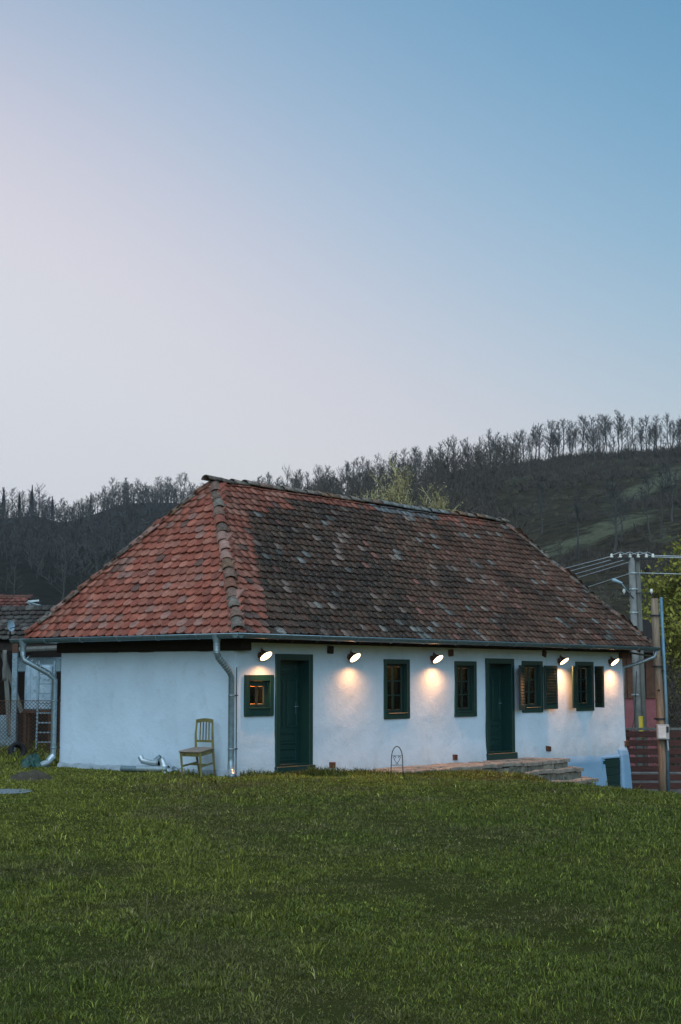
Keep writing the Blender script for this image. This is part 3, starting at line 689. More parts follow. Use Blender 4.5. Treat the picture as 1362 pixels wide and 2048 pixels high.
# one clay tile: rounded tail, raised at its lower end
TW, TL, TE = .188, .30, .163
def tile_geom(round_, w=TW-.006, L=TL, th=.022):
    n = 7; tail = [(w/2*math.sin(a), -round_*math.cos(a)) for a in [math.pi*(-.5+i/(n-1)) for i in range(n)]]   # arc across the tail
    pts = [(x, y+round_) for x, y in tail] + [(w/2, L), (-w/2, L)]
    def hz(y): return .066*(1-y/L)
    top = [(x, y, hz(y)+th) for x, y in pts]; bot = [(x, y, hz(y)) for x, y in pts]; k = len(pts)
    fs = [tuple(range(k))]
    for i in range(n-1): fs.append((k+i, k+i+1, i+1, i))
    fs += [(k+n-1, k+n, n, n-1), (k+n+1, k, 0, n+1)]
    return np.array(top+bot), fs
TG = [tile_geom(.075), tile_geom(.085), tile_geom(.066)]
tile_meshes = []
for vs, fs in TG:
    me = bpy.data.meshes.new('tile'); me.from_pydata([tuple(v) for v in vs], [], fs); me.update(); me.materials.append(M['tile_obj']); tile_meshes.append(me)

RED = [(.42, .122, .078), (.47, .148, .096), (.37, .104, .068), (.48, .182, .126), (.33, .108, .074), (.43, .155, .104), (.39, .108, .068)]
OLD = [(.155, .068, .040), (.195, .080, .046), (.13, .066, .043), (.22, .092, .055), (.10, .055, .037), (.175, .090, .058), (.24, .13, .085)]
def tile_colour(face, s, h, u):
    """s: metres along the eave from the left, h: metres up the slope"""
    r = rnd.random()
    if face == 'left':
        c = rnd.choice(RED); li = .10+.25*rnd.random()
        if r < .03: c = (.22, .11, .085); li = .4
        elif r < .14: c = (.38, .19, .15)
    elif face == 'front':
        top = 3.84-h
        edge = .72+.12*(h < 1)+.3*nz(h*1.3, 7)*(h > .4)+.15*sstep(1.2, 3, h)
        newer = (u < edge+HL_at(h)) or (top < .42 and u < 6.2) or (top < .62 and u < 3.4) or (top < .30 and 8.6 < u < 10.3) or (top < .9 and u < 2.6)
        if newer:
            c = rnd.choice(RED); li = .15+.3*rnd.random(); c = (c[0]*.92, c[1]*1.05, c[2]*1.1)
            if r < .10: c = (.18, .10, .08); li = .7
        elif top < .34 and 6.2 <= u < 8.6: c = rnd.choice([(.26, .27, .28), (.2, .19, .19), (.32, .33, .34), (.16, .12, .11)]); li = .6
        else:
            c = rnd.choice(OLD); li = (.75+.25*rnd.random())*(1-.35*sstep(5.5, 9, u)); g = nz(u*.55, h*.8, 12)
            red = sstep(.05, .4, g)+.35*sstep(4, 9, u)
            c = tuple(lerp(a, b, .30*min(1, red)) for a, b in zip(c, (.27, .115, .085)))
            grey = sstep(.0, .45, nz(u*.5+9, h*.75, 2))*sstep(8.5, 4, u)
            if r < .03+.20*grey: c = rnd.choice([(.25, .235, .215), (.31, .295, .27), (.21, .205, .195), (.32, .28, .25)]); li = .85
            elif r > .955: c = (.35, .24, .20); li = .6
            elif r > .935: c = (.33, .14, .11); li = .5
            elif u < 6.5: c = tuple(x*lerp(1, .62, sstep(6.5, 3.8, u)) for x in c)
            if nz(u*.9+3, h*1.1, 5) > .22: c = tuple(x*.55 for x in c)
    else: c = rnd.choice(OLD); li = .8
    k = rnd.uniform(.86, 1.14); return (c[0]*k, c[1]*k, c[2]*k, li)
slope_len = math.hypot(MID+OV, ZR-ZE)
def HL_at(h): return -OV+(HL+OV)*min(1, h/slope_len)
tiles = []   # (matrix, colour, variant, face)
def lay(face, P0, P1, T0, T1):
    """P0->P1 along the eave (left to right seen from outside), T0/T1 the upper corners"""
    ex = (P1-P0).normalized(); up = (T0-P0)-ex*((T0-P0).dot(ex)); Ls = up.length; ey = up.normalized(); ezn = ex.cross(ey)
    Lw = (P1-P0).length; a0 = (T0-P0).dot(ex); a1 = (T1-P0).dot(ex); rows = int(Ls/TE)+1
    for r in range(rows):
        h = r*TE-.03; f = max(0, min(1, (h+.07)/Ls)); s0, s1 = a0*f, lerp(Lw, a1, f)
        s = (-.5 if r % 2 else 0)*TW; k0 = math.floor((s0)/TW)-1; k1 = math.ceil(s1/TW)+1
        for k in range(k0, k1):
            x = s+(k+.5)*TW+rnd.uniform(-.006, .006)
            if x < s0-.05 or x > s1+.05: continue
            p = P0+ex*x+ey*(h+rnd.uniform(-.012, .012)); p = p+ezn*(sag(p.x, p.y)+rnd.uniform(-.004, .006)); p = p-ezn*.02
            m = Matrix((ex, ey, ezn)).transposed().to_4x4(); m.translation = p
            m = m @ Matrix.Rotation(rnd.gauss(0, .022), 4, 'Z') @ Matrix.Rotation(rnd.gauss(0, .018), 4, 'X') @ Matrix.Rotation(rnd.gauss(0, .02), 4, 'Y')
            if h+TL > Ls: m = m @ Matrix.Scale(max(.25, (Ls-h)/TL), 4, (0, 1, 0))
            tiles.append((m, tile_colour(face, x, h, p.x if face == 'front' else 0), rnd.randrange(3), face, p, ezn))
lay('front', ev('FL'), ev('FR'), RL, RR)
lay('left', ev('BL'), ev('FL'), RL, RL)
lay('right', ev('FR'), ev('BR'), RR, RR)
lay('back', ev('BR'), ev('BL'), RR, RL)
HM = Matrix.Translation((HX, HY, 0)) @ Matrix.Rotation(HYAW, 4, 'Z'); eye = Vector((0, 0, 1.56))
def shown(t):
    w = HM @ t[4]; d = eye-w; return max(0, d.normalized().dot(HM.to_3x3() @ t[5]))/d.length_squared
order = sorted(range(len(tiles)), key=lambda i: -shown(tiles[i])); big = set(order[:300])
VV = []; FF = []; LT = []; CC = []; off = 0
fl = [(np.array([i for f in fs for i in f]), np.array([len(f) for f in fs])) for vs, fs in TG]
for i, (m, c, k, face, p, n) in enumerate(tiles):
    if i in big:
        o = bpy.data.objects.new('tile', tile_meshes[k]); COL.objects.link(o); o.parent = roof; o.matrix_local = m; o.color = c
    else:
        A = np.array(m); vs = TG[k][0] @ A[:3, :3].T + A[:3, 3]; VV.append(vs); FF.append(fl[k][0]+off); LT.append(fl[k][1]); CC.append(np.tile(c, (len(vs), 1))); off += len(vs)
tag(link('tiles', np_mesh('tiles', np.concatenate(VV), np.concatenate(FF), np.concatenate(LT), M['tile_all'], np.concatenate(CC)), roof), kind='stuff')

# hip and ridge tiles: tapered half barrels, each its own piece
def barrel(r0, r1, L, th=.016, n=8):
    vs = []; fs = []
    for y, r in ((0, r0), (L*.5, lerp(r0, r1, .5)), (L, r1)):
        for rr in (r, r-th):
            for i in range(n+1): a = math.pi*i/n; vs.append((rr*math.cos(a), y, rr*.82*math.sin(a)))
    k = n+1
    for j in range(2):
        for i in range(n):
            a = j*2*k+i; b = (j+1)*2*k+i; fs.append((a, a+1, b+1, b)); fs.append((a+k, b+k, b+k+1, a+k+1))
    for i in range(n): fs.append((i, k+i, k+i+1, i+1)); a = 4*k+i; fs.append((a, a+1, a+k+1, a+k))
    for j in range(2):
        for e in (0, n): a = j*2*k+e; b = a+2*k; fs.append((a, b, b+k, a+k))
    me = bpy.data.meshes.new('ridge_tile'); me.from_pydata(vs, [], fs); me.update(); me.materials.append(M['tile_obj']); me.polygons.foreach_set('use_smooth', [True]*len(fs)); return me
bar_hip = barrel(.115, .088, .34); bar_ridge = barrel(.108, .096, .40)
CAPC = [(.36, .11, .075, .3), (.27, .155, .115, .7), (.44, .25, .20, .25), (.21, .135, .10, .8), (.32, .13, .085, .45), (.28, .225, .185, .75), (.30, .17, .10, .7), (.16, .12, .10, .9)]
def cap_run(P, Q, ex_, me, L, cols, up0=.015):
    d = (Q-P); n = int((d.length-(.30 if abs(d.z) > 1 else 0))/ex_); d.normalize(); side = d.cross(Vector((0, 0, 1))).normalized(); up = side.cross(d)
    for i in range(n+1):
        p = P+d*(i*ex_)+up*(up0+rnd.uniform(-.006, .01))+side*rnd.gauss(0, .007); p.z += sag(p.x, p.y)
        m = Matrix((side, d, up)).transposed().to_4x4(); m.translation = p
        m = m @ Matrix.Rotation(rnd.gauss(-.045, .02), 4, 'X') @ Matrix.Rotation(rnd.gauss(0, .03), 4, 'Z')
        o = bpy.data.objects.new('ridge_tile', me); COL.objects.link(o); o.parent = roof; o.matrix_local = m
        c = cols(i, n); k = rnd.uniform(.85, 1.12); o.color = (c[0]*k, c[1]*k, c[2]*k, c[3])
HIPF = [5, 1, 5, 1, 4, 1, 6, 2, 2, 2, 3, 0, 1, 5, 3, 1, 0, 0, 5]
cap_run(ev('FL')+Vector((.03, .03, .05)), RL, .262, bar_hip, .34, lambda i, n: CAPC[HIPF[min(i, 18)]])
cap_run(ev('BL')+Vector((.03, -.03, .05)), RL, .30, bar_hip, .34, lambda i, n: rnd.choice(CAPC))
cap_run(ev('FR')+Vector((-.03, .03, .05)), RR, .30, bar_hip, .34, lambda i, n: CAPC[rnd.choice([1, 3, 5, 7, 1])])
cap_run(ev('BR')+Vector((-.03, -.03, .05)), RR, .30, bar_hip, .34, lambda i, n: CAPC[3])
cap_run(RL+Vector((-.22, 0, .01)), RR+Vector((.1, 0, .01)), .345, bar_ridge, .4, lambda i, n: CAPC[rnd.choice([1, 5, 5, 5, 6, 7])] if not 14 < i < 22 else (.30, .31, .31, .7), .005)

# ------------------------------------------------------------------ gutters and downpipes
GRAD = .068
def gutter(P, Q, drop, name='gutter'):
    d = (Q-P).normalized(); side = d.cross(Vector((0, 0, 1))).normalized(); mb = MB(); n = 9; L = (Q-P).length
    for x in (0, L):
        for r in (GRAD, GRAD-.004):
            for i in range(n+1): a = math.pi*i/n; c = P+d*x+side*r*math.cos(a)-Vector((0, 0, r*math.sin(a)+drop*x)); mb.v.append(tuple(c))
    k = n+1
    for i in range(n): mb.f += [(i, i+1, 2*k+i+1, 2*k+i), (k+i, 3*k+i, 3*k+i+1, k+i+1)]
    for e in (0, n): mb.f.append((e, 2*k+e, 3*k+e, k+e))
    for b in (0, 2*k): mb.f.append(tuple([b+i for i in range(k)]))
    g = mb.build(name, M['zinc_dull'], house, smooth=False)
    mb = MB()
    for e in (1, -1): mb.tube([tuple(P+side*GRAD*e+Vector((0, 0, .004))), tuple(Q+side*GRAD*e+Vector((0, 0, .004-drop*L)))], .0105, 6)
    mb.build('bead', M['zinc'], g, smooth=True)
    m = int(L/1.05)
    for i in range(1, m+1):
        x = i*L/(m+1); pts = []
        for j in range(n+1): a = math.pi*j/n; pts.append(tuple(P+d*x+side*(GRAD+.004)*math.cos(a)-Vector((0, 0, (GRAD+.004)*math.sin(a)+drop*x))))
        MB().tube(pts, .007, 5).build('bracket', M['zinc'], g)
    return g
GO = OV+.055; GZ = ZE-.005
gutter(Vector((-GO-.07, -GO, GZ)), Vector((L_+GO+.12, -GO, GZ)), .0)
gutter(Vector((-GO, W_+GO+.12, GZ-.012)), Vector((-GO, -GO-.065, GZ+.0)), .0)
def downpipe(pts, funnel, name='downpipe', r=.05, corr=()):
    o = MB().tube(pts, r, 12).build(name, M['zinc'], house, smooth=True)
    if funnel:
        mb = MB(); mb.m = Matrix.Translation(funnel); mb.lathe([(r+.002, -.20), (r+.004, -.11), (.085, 0.0), (.088, .02)], 14); mb.build('funnel', M['zinc'], o, smooth=True)
    for i, j in corr:      # ribbed elbow between two path points
        a, b = Vector(pts[i]), Vector(pts[j]); mb = MB(); n = 7
        for k in range(n):
            p = a.lerp(b, k/(n-1)); d = (b-a).normalized(); mb.tube([tuple(p-d*.006), tuple(p), tuple(p+d*.006)], [r+.0005, r+.008, r+.0005], 12, cap=False)
        mb.build('ribbed_elbow', M['zinc_bright'], o, smooth=True)
    return o
def clamp(o, p, d, r=.05):
    MB().tube([(p[0], p[1], p[2]-.012), (p[0], p[1], p[2]+.012)], r+.006, 12).build('clamp', M['zinc'], o, smooth=True)
    MB().bar(p, (p[0]+d[0], p[1]+d[1], p[2]), .018).build('clamp', M['iron'], o)
# front left corner pipe hangs from the left gutter close to the corner, then drops by the wall
dp = downpipe([(-GO, -.10, 2.12), (-GO, -.10, 1.98), (-GO+.05, -.09, 1.90), (-.22, -.05, 1.70), (-.14, -.04, 1.60), (-.14, -.04, .30), (-.14, -.04, .22), (-.22, -.12, .10), (-.30, -.22, .02)], (-GO, -.10, 2.25), corr=((0, 1), (2, 3)))
clamp(dp, (-.14, -.04, 1.30), (.15, 0)); clamp(dp, (-.14, -.04, .45), (.15, 0))
MB().tube([(-.14, -.04, .20), (-.20, -.10, .11), (-.29, -.21, .03)], .058, 12, cap=False).build('outlet_elbow', M['zinc_bright'], dp, smooth=True)
MB().tube([(-.10, -.115, .02), (-.10, -.115, 1.75)], .008, 6).build('cable', M['iron'], dp)
# back left corner pipe, offset through an elbow
vb = W_+.02
dp = downpipe([(-GO, vb+.36, 2.12), (-GO, vb+.36, 1.98), (-GO, vb+.34, 1.90), (-.22, vb+.06, 1.66), (-.13, vb, 1.55), (-.13, vb, .30), (-.13, vb, .2), (-.26, vb+.03, .10), (-.40, vb+.05, .06)], (-GO, vb+.36, 2.24), corr=((1, 3),))
clamp(dp, (-.13, vb, 1.18), (.15, -.02)); clamp(dp, (-.13, vb, .36), (.15, -.02))
MB().tube([(-.13, vb, .22), (-.24, vb+.03, .10), (-.42, vb+.05, .05)], .058, 12, cap=False).build('outlet_elbow', M['zinc_bright'], dp, smooth=True)
# right end: arm from the gutter end back to the end wall
MB().tube([(L_+GO+.02, -GO, 2.20), (L_+GO-.02, -GO+.02, 2.06), (L_+.34, -.30, 1.94), (L_+.12, .03, 1.82), (L_+.12, .06, 1.2), (L_+.17, .06, -.2)], .042, 10).build('downpipe', M['zinc'], house, smooth=True)
MB().bar((L_+.1, -.1, 2.16), (L_+GO+.22, -GO+.1, 2.06), .06, .035).build('timber_strut', M['grey_wood'], house)

# ------------------------------------------------------------------ wall lamps
lamp_labels = ['lit wall lamp over the small square window', 'lit wall lamp between the first door and the first tall window', 'lit wall lamp between the two tall unshuttered windows', 'lit wall lamp between the two shuttered windows', 'lit wall lamp at the right corner past the last shuttered window']
M['lamp_glow'] = emat('lamp_glow', (1.0, .74, .45), 3.2)
for i, u in enumerate((.58, 2.95, 5.48, 10.12, 12.32)):
    w = HW(u, 0, 1.945); lp = empty('wall_lamp', w, HYAW); tag(lp, lamp_labels[i], 'lamp', 'wall lamps along the front')
    mb = MB(); mb.m = Matrix.Rotation(math.pi/2, 4, 'X'); mb.lathe([(.0, .028), (.03, .028), (.052, .020), (.056, .004), (.056, -.02)], 16); mb.build('base_plate', M['rust'], lp, smooth=True)
    tilt = R(48+rnd.uniform(-3, 3)); ax = Vector((rnd.uniform(-.04, .04), -math.cos(tilt), -math.sin(tilt))).normalized(); cen = Vector((0, -.142, -.012))
    neck = cen-ax*.100
    MB().tube([(0, -.02, .0), (0, -.03, .06), (0, -.038, .105), (0, -.06, .128), tuple(neck-ax*.045+Vector((0, 0, .018))), tuple(neck-ax*.01)], .0075, 8).build('arm', M['rust'], lp, smooth=True)
    MB().tube([(0, -.012, -.09), (0, -.016, .03)], .006, 6).build('wall_bracket', M['rust'], lp)
    q = ax.to_track_quat('-Z', 'Y').to_matrix().to_4x4(); mt = Matrix.Translation(cen) @ q
    sh = MB().lathe([(.018, .135), (.022, .112), (.030, .092), (.058, .056), (.092, .021), (.110, .002), (.113, -.004)], 22, mt).build('shade', M['rust'], lp, smooth=True)
    MB().lathe([(.112, -.004), (.108, .0025), (.089, .0185), (.055, .0535), (.027, .089), (.001, .091)], 22, mt).build('shade_lining', M['white_enamel'], sh, smooth=True)
    MB().lathe([(.001, .006), (.050, .0055), (.092, .004), (.1075, .001)], 22, mt).build('diffuser', M['lamp_glow'], lp, smooth=True)
    ld = bpy.data.lights.new('lamp_light', 'SPOT'); ld.energy = (68, 78, 95, 118, 118)[i]; ld.color = (1.0, .41, .145); ld.shadow_soft_size = .03; ld.spot_size = R(176); ld.spot_blend = .8
    lo = bpy.data.objects.new('lamp_light', ld); COL.objects.link(lo); lo.parent = lp; lo.location = cen+ax*.012; lo.rotation_euler = ax.to_track_quat('-Z', 'Y').to_euler()

# ------------------------------------------------------------------ stone terrace and steps in front of the house
terr = empty('stone_terrace', (HX, HY, 0), HYAW); tag(terr, 'rough flagstone terrace with steps at its right end along the front wall', 'terrace')
def poly_jit(u0, u1, v0, v1, j):
    p = [(u0, v0), ((u0+u1)/2, v0+rnd.uniform(-j, j)), (u1, v0), (u1+rnd.uniform(-j, j), (v0+v1)/2), (u1, v1), ((u0+u1)/2, v1+rnd.uniform(-j, j)), (u0, v1), (u0+rnd.uniform(-j, j), (v0+v1)/2)]
    return [(a+rnd.uniform(-j, j)*.6, b+rnd.uniform(-j, j)*.6) for a, b in p]
def course(ulo, uhi, vs, ztop, th, mat, name='stone', smin=.28, smax=.62, front=None, jz=.014):
    for r in range(len(vs)-1):
        u = ulo+rnd.uniform(0, .1)
        while u < uhi-.1:
            w = min(rnd.uniform(smin, smax), uhi-u)
            if uhi-u-w < .15: w = uhi-u
            v0, v1 = vs[r], vs[r+1]
            if front: v0 = max(v0, front((u+w/2)))
            if v1-v0 > .08:
                zt = ztop+rnd.uniform(-jz, jz)
                MB().prism(poly_jit(u+.01, u+w-.01, v0+.008, v1-.008, .018), zt-th, zt, .06).build(name, mat, terr)
            u += w
tfront = lambda u: -(.42+.42*sstep(1.8, 4.5, u))
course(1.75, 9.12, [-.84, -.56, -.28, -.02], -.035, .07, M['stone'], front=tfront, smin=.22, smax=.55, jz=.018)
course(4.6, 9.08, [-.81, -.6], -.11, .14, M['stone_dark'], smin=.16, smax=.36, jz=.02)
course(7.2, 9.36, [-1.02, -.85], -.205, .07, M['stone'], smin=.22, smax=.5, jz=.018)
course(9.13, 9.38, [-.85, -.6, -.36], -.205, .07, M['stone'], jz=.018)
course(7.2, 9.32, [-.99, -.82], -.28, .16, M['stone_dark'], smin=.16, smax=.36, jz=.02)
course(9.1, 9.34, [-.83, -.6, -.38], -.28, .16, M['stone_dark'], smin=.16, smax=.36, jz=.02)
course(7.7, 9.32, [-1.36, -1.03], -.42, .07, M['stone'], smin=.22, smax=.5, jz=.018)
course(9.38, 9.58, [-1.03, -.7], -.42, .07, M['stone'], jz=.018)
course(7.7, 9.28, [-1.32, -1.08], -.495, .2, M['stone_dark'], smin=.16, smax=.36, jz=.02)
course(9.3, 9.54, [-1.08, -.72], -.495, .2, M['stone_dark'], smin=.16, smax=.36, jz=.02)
bed = MB(); bed.prism([(1.9, 0.05), (1.9, -.38), (4.4, -.72), (9.04, -.72), (9.04, 0.05)], -1.0, -.085); bed.build('bed', M['mortar'], terr)
MB().prism([(7.3, -.72), (7.3, -.94), (9.28, -.94), (9.28, -.42), (9.05, -.42), (9.05, -.72)], -1.2, -.26).build('bed', M['mortar'], terr)
MB().prism([(7.8, -.94), (7.8, -1.27), (9.24, -1.27), (9.24, -1.04), (9.5, -1.04), (9.5, -.76), (9.29, -.76), (9.29, -.94)], -1.3, -.47).build('bed', M['mortar'], terr)

# ------------------------------------------------------------------ chair
cx, cy = -2.26, 25.32
chair = empty('wooden_chair', (cx, cy, gz(cx, cy)-.01)); tag(chair, 'old olive painted wooden chair with slatted back and bare seat by the downpipe', 'chair')
yawc = math.atan2(-.85, -.53)-math.pi/2+math.pi   # local -y is the front
chair.rotation_mode = 'QUATERNION'
fw = Vector((-.53, -.85, 0)); rgt = Vector((-.85, .53, 0))
mt = Matrix((rgt*-1, fw*-1, Vector((0, 0, 1)))).transposed()   # local x to picture right, local y backwards
chair.rotation_quaternion = (mt @ Matrix.Rotation(R(7), 3, 'X')).to_quaternion()
cp = M['chair_paint']
for sx in (-1, 1):
    MB().tube([(sx*.185, -.19, .0), (sx*.19, -.19, .43)], [.021, .026], 4).build('leg', cp, chair)
    MB().tube([(sx*.155, .215, .0), (sx*.165, .19, .25), (sx*.17, .185, .44), (sx*.168, .20, .65), (sx*.155, .245, .885)], [.019, .023, .026, .023, .017], 4).build('leg', cp, chair)
    MB().bar((sx*.185, -.185, .20), (sx*.162, .195, .20), .018, .028).build('stretcher', cp, chair)
    MB().bar((sx*.18, -.17, .39), (sx*.165, .17, .39), .02, .06).build('apron', cp, chair)
MB().bar((-.18, -.19, .39), (.18, -.19, .39), .02, .06).build('apron', cp, chair)
MB().bar((-.17, .0, .20), (.17, .0, .20), .018, .026).build('stretcher', cp, chair)
st = MB().prism([(-.215, -.225), (.215, -.225), (.195, .20), (-.195, .20)], .425, .45).build('seat', M['seat_wood'], chair, bevel=.008)
top = MB(); n = 8
for i in range(n+1):
    t = i/n*2-1; z = .885+.018*(1-t*t); b = len(top.v); top.v += [(t*.165, .218+.02*(1-t*t), z-.055), (t*.165, .248+.02*(1-t*t), z-.06), (t*.165, .256+.02*(1-t*t), z), (t*.165, .226+.02*(1-t*t), z)]
    if i: top.f += [tuple((b-4+k, b-4+(k+1) % 4, b+(k+1) % 4, b+k)) for k in range(4)]
top.f += [(0, 1, 2, 3), (len(top.v)-1, len(top.v)-2, len(top.v)-3, len(top.v)-4)]
top.build('top_rail', cp, chair)
MB().bar((-.155, .195, .545), (.155, .195, .545), .018, .035).build('back_rail', cp, chair)
for i in range(4):
    x = -.09+.06*i; MB().bar((x, .195, .555), (x*.95, .242, .845), .022, .010, up=(1, 0, 0)).build('slat', M['grey_wood'] if i in (1, 2) else cp, chair)

# ------------------------------------------------------------------ spare galvanised pipe pieces by the left wall
def pipe_piece(name, pts, r, label, base, bright=True, cuff=True):
    x, y = base; r0 = empty(name, (x, y, gz(x, y))); tag(r0, label, 'pipe', 'spare gutter pipes by the left wall')
    o = MB().tube(pts, r, 14, cap=False).build('pipe', M['zinc_bright' if bright else 'zinc'], r0, smooth=True)
    MB().tube([Vector(p)*1.0 for p in pts], r-.004, 14, cap=False).build('bore', M['iron'], r0, smooth=True)
    if cuff:
        a, b = Vector(pts[0]), Vector(pts[1]); d = (b-a).normalized(); MB().tube([tuple(a), tuple(a+d*.035)], r+.005, 14, cap=False).build('cuff', M['zinc'], r0, smooth=True)
    return r0
pipe_piece('drain_pipe', [(.20, -.12, .06), (-.05, .0, .06), (-.34, .14, .06)], .052, 'short straight galvanised pipe lying lowest in the pile', (-3.02, 26.05))
pipe_piece('drain_pipe', [(.16, -.10, .06), (-.02, .0, .06), (-.20, .10, .06)], .05, 'short galvanised pipe lying leftmost by the wall foot', (-3.46, 26.35), False)
pipe_piece('drain_pipe', [(.13, -.05, .02), (-.03, .02, .03), (-.16, .09, .05), (-.20, .12, .12)], .048, 'small galvanised elbow resting on top of the pile', (-3.12, 26.12))
bpy.data.objects[-1] if False else None
for o in [o for o in bpy.data.objects if o.get('label') == 'small galvanised elbow resting on top of the pile']: o.location.z += .13
fn = empty('funnel_outlet', (-2.86, 26.02, gz(-2.86, 26.02))); tag(fn, 'upturned galvanised gutter outlet cone standing right of the pipes', 'pipe', 'spare gutter pipes by the left wall')
mb = MB(); mb.m = Matrix.Rotation(R(-20), 4, 'Y'); mb.lathe([(.115, .0), (.10, .05), (.055, .16), (.05, .25)], 14); mb.build('cone', M['zinc_bright'], fn, smooth=True)
MB().tube([(.10, .06, .06), (.22, .0, .025)], [.05, .03], 10).build('spout', M['zinc'], fn, smooth=True)
el = empty('elbow_pipe', (-3.07, 26.22, gz(-3.07, 26.22)+.10)); tag(el, 'bent galvanised elbow leaning up behind the pipe pile', 'pipe', 'spare gutter pipes by the left wall')
MB().tube([(-.06, 0, -.08), (-.04, 0, .02), (.02, 0, .10), (.09, -.01, .15)], .045, 12, cap=False).build('bend', M['zinc'], el, smooth=True)
for k in range(5): p = Vector((-.04, 0, .02)).lerp(Vector((.02, 0, .10)), k/4); MB().tube([tuple(p-Vector((.003, 0, .005))), tuple(p), tuple(p+Vector((.003, 0, .005)))], [.046, .052, .046], 12, cap=False).build('rib', M['zinc_bright'], el, smooth=True)

# ------------------------------------------------------------------ little iron plant support on the lawn
sx, sy = .92, 25.75
stk = empty('garden_stake', (sx, sy, gz(sx, sy)-.03)); tag(stk, 'small arched black iron plant support with scroll heart standing in the grass', 'garden stake')
MB().tube([(-.103, 0, 0), (-.090, 0, .34)]+[(-.09*math.cos(a), 0, .34+.20*math.sin(a)) for a in [math.pi*i/14 for i in range(15)]]+[(.090, 0, .34), (.103, 0, 0)], .0075, 6).build('arch', M['iron'], stk, smooth=True)
MB().bar((-.095, 0, .24), (.095, 0, .24), .009).build('crossbar', M['iron'], stk); MB().bar((-.09, 0, .39), (.09, 0, .39), .008).build('crossbar', M['iron'], stk)
for s in (-1, 1):
    pts = [(s*.0, 0, .265)]+[(s*(.02+.034*t), 0, .28+.08*t) for t in (.3, .7, 1)]
    for i in range(9): a = -.2+i*.55; r = .024*(1-i/13); pts.append((s*(.034+r*math.cos(a)), 0, .363+r*math.sin(a)))
    MB().tube(pts, .0045, 5).build('scroll', M['iron'], stk, smooth=True)
MB().tube([(.018*math.cos(a), 0, .258+.016*math.sin(a)) for a in [6.283*i/10 for i in range(11)]], .004, 5).build('ring', M['iron'], stk, smooth=True)

# ------------------------------------------------------------------ earth mound, gravel patch, tarp on the left of the lawn
def mound(cx, cy, rx, ry, h, name, label, mat, seed, n=26):
    mb = MB()
    for j in range(9):
        for i in range(n):
            t = j/8; a = 6.283*i/n; k = 1+.16*nz(math.cos(a)*1.5+seed, math.sin(a)*1.5, t); x = rx*t*k*math.cos(a); y = ry*t*k*math.sin(a)
            z = h*max(0, 1-t**2.6)*(1+.45*nz(x*3.5+seed, y*3.5))+.035*nz(x*9, y*9, seed)*(1-t*.5)-.04*t
            mb.v.append((x, y, z))
    for j in range(8):
        for i in range(n): i2 = (i+1) % n; mb.f.append((j*n+i, j*n+i2, (j+1)*n+i2, (j+1)*n+i))
    o = mb.build(name, mat, None, smooth=True); o.location = (cx, cy, gz(cx, cy)); return tag(o, label, 'mound')
mound(-4.80, 24.5, .44, .36, .12, 'earth_mound', 'low heap of bare earth at the left edge of the lawn', M['earth'], 3)
gp = MB(); pl = []
for i in range(22): a = 6.283*i/22; pl.append((-4.85+.62*math.cos(a)*(1+.25*nz(math.cos(a), math.sin(a), 5)), 21.75+.55*math.sin(a)*(1+.3*nz(math.cos(a)*2, math.sin(a)*2, 9))))
gp.v = [(x, y, gz(x, y)+.012) for x, y in pl]; gp.f = [tuple(range(22))]
tag(gp.build('gravel_path', M['gravel']), kind='structure')
x, y = HW(-.42, 4.36).xy
mb = MB(); n = 22
for j in range(10):
    for i in range(n):
        t = j/9; a = 6.283*i/n; k = 1+.5*nz(math.cos(a)*2.2, math.sin(a)*2.2, t*2); mb.v.append((.24*t*k*math.cos(a)-.12*t*(1-t), .2*t*k*math.sin(a), max(-.02, .22*(1-t*t)+.09*nz(math.cos(a)*3*t, math.sin(a)*3*t, 4))))
for j in range(9):
    for i in range(n): i2 = (i+1) % n; mb.f.append((j*n+i, j*n+i2, (j+1)*n+i2, (j+1)*n+i))
o = mb.build('tarpaulin', M['tarp'], None); o.location = (x, y, gz(x, y)); tag(o, 'crumpled dark green tarpaulin heap beside the back left downpipe', 'tarpaulin')

# ------------------------------------------------------------------ neighbour's yard on the left
def tiled_slope(parent, P0, ex, ey, wid, length, cols, li, tw=.19, te=.19, name='tiles'):
    ezn = ex.cross(ey).normalized(); V = []; Fq = []; Lt = []; C = []; off = 0; rows = int(length/te)+1
    for r in range(rows):
        for k in range(int(wid/tw)+1):
            p = P0+ex*((k+(.5 if r % 2 else 0))*tw)+ey*(r*te)+ezn*(rnd.uniform(0, .012)+.04*nz(k*.2, r*.3))
            m = Matrix((ex, ey, ezn)).transposed().to_4x4(); m.translation = p; m = m @ Matrix.Rotation(rnd.gauss(0, .06), 4, 'Z')
            A = np.array(m); vs = (TG[0][0]*[1.08, 1.2, 1.3]) @ A[:3, :3].T + A[:3, 3]; c = rnd.choice(cols); q = rnd.uniform(.7, 1.25)
            V.append(vs); Fq.append(fl[0][0]+off); Lt.append(fl[0][1]); C.append(np.tile((c[0]*q, c[1]*q, c[2]*q, li), (len(vs), 1))); off += len(vs)
    return tag(link(name, np_mesh(name, np.concatenate(V), np.concatenate(Fq), np.concatenate(Lt), M['tile_all'], np.concatenate(C)), parent), kind='stuff')
def at_px(px, py, Y):          # place on the line of a bearing: used once to lay out the yard at its real distances
    x = (px-681)/FX; u = (1024-py)/FX; c, s = math.cos(.1065), math.sin(.1065); d = Vector((x, c-u*s, s+u*c)); return Vector((0, 0, 1.56))+d*(Y/d.y)
Ys = 36.0
shed = empty('open_shed', (-9.0, Ys, gz(-9, Ys))); tag(shed, 'open fronted shed with sagging mossy grey tile roof at the left edge', 'shed')
def wp(parent, p): return Vector(p)-parent.location
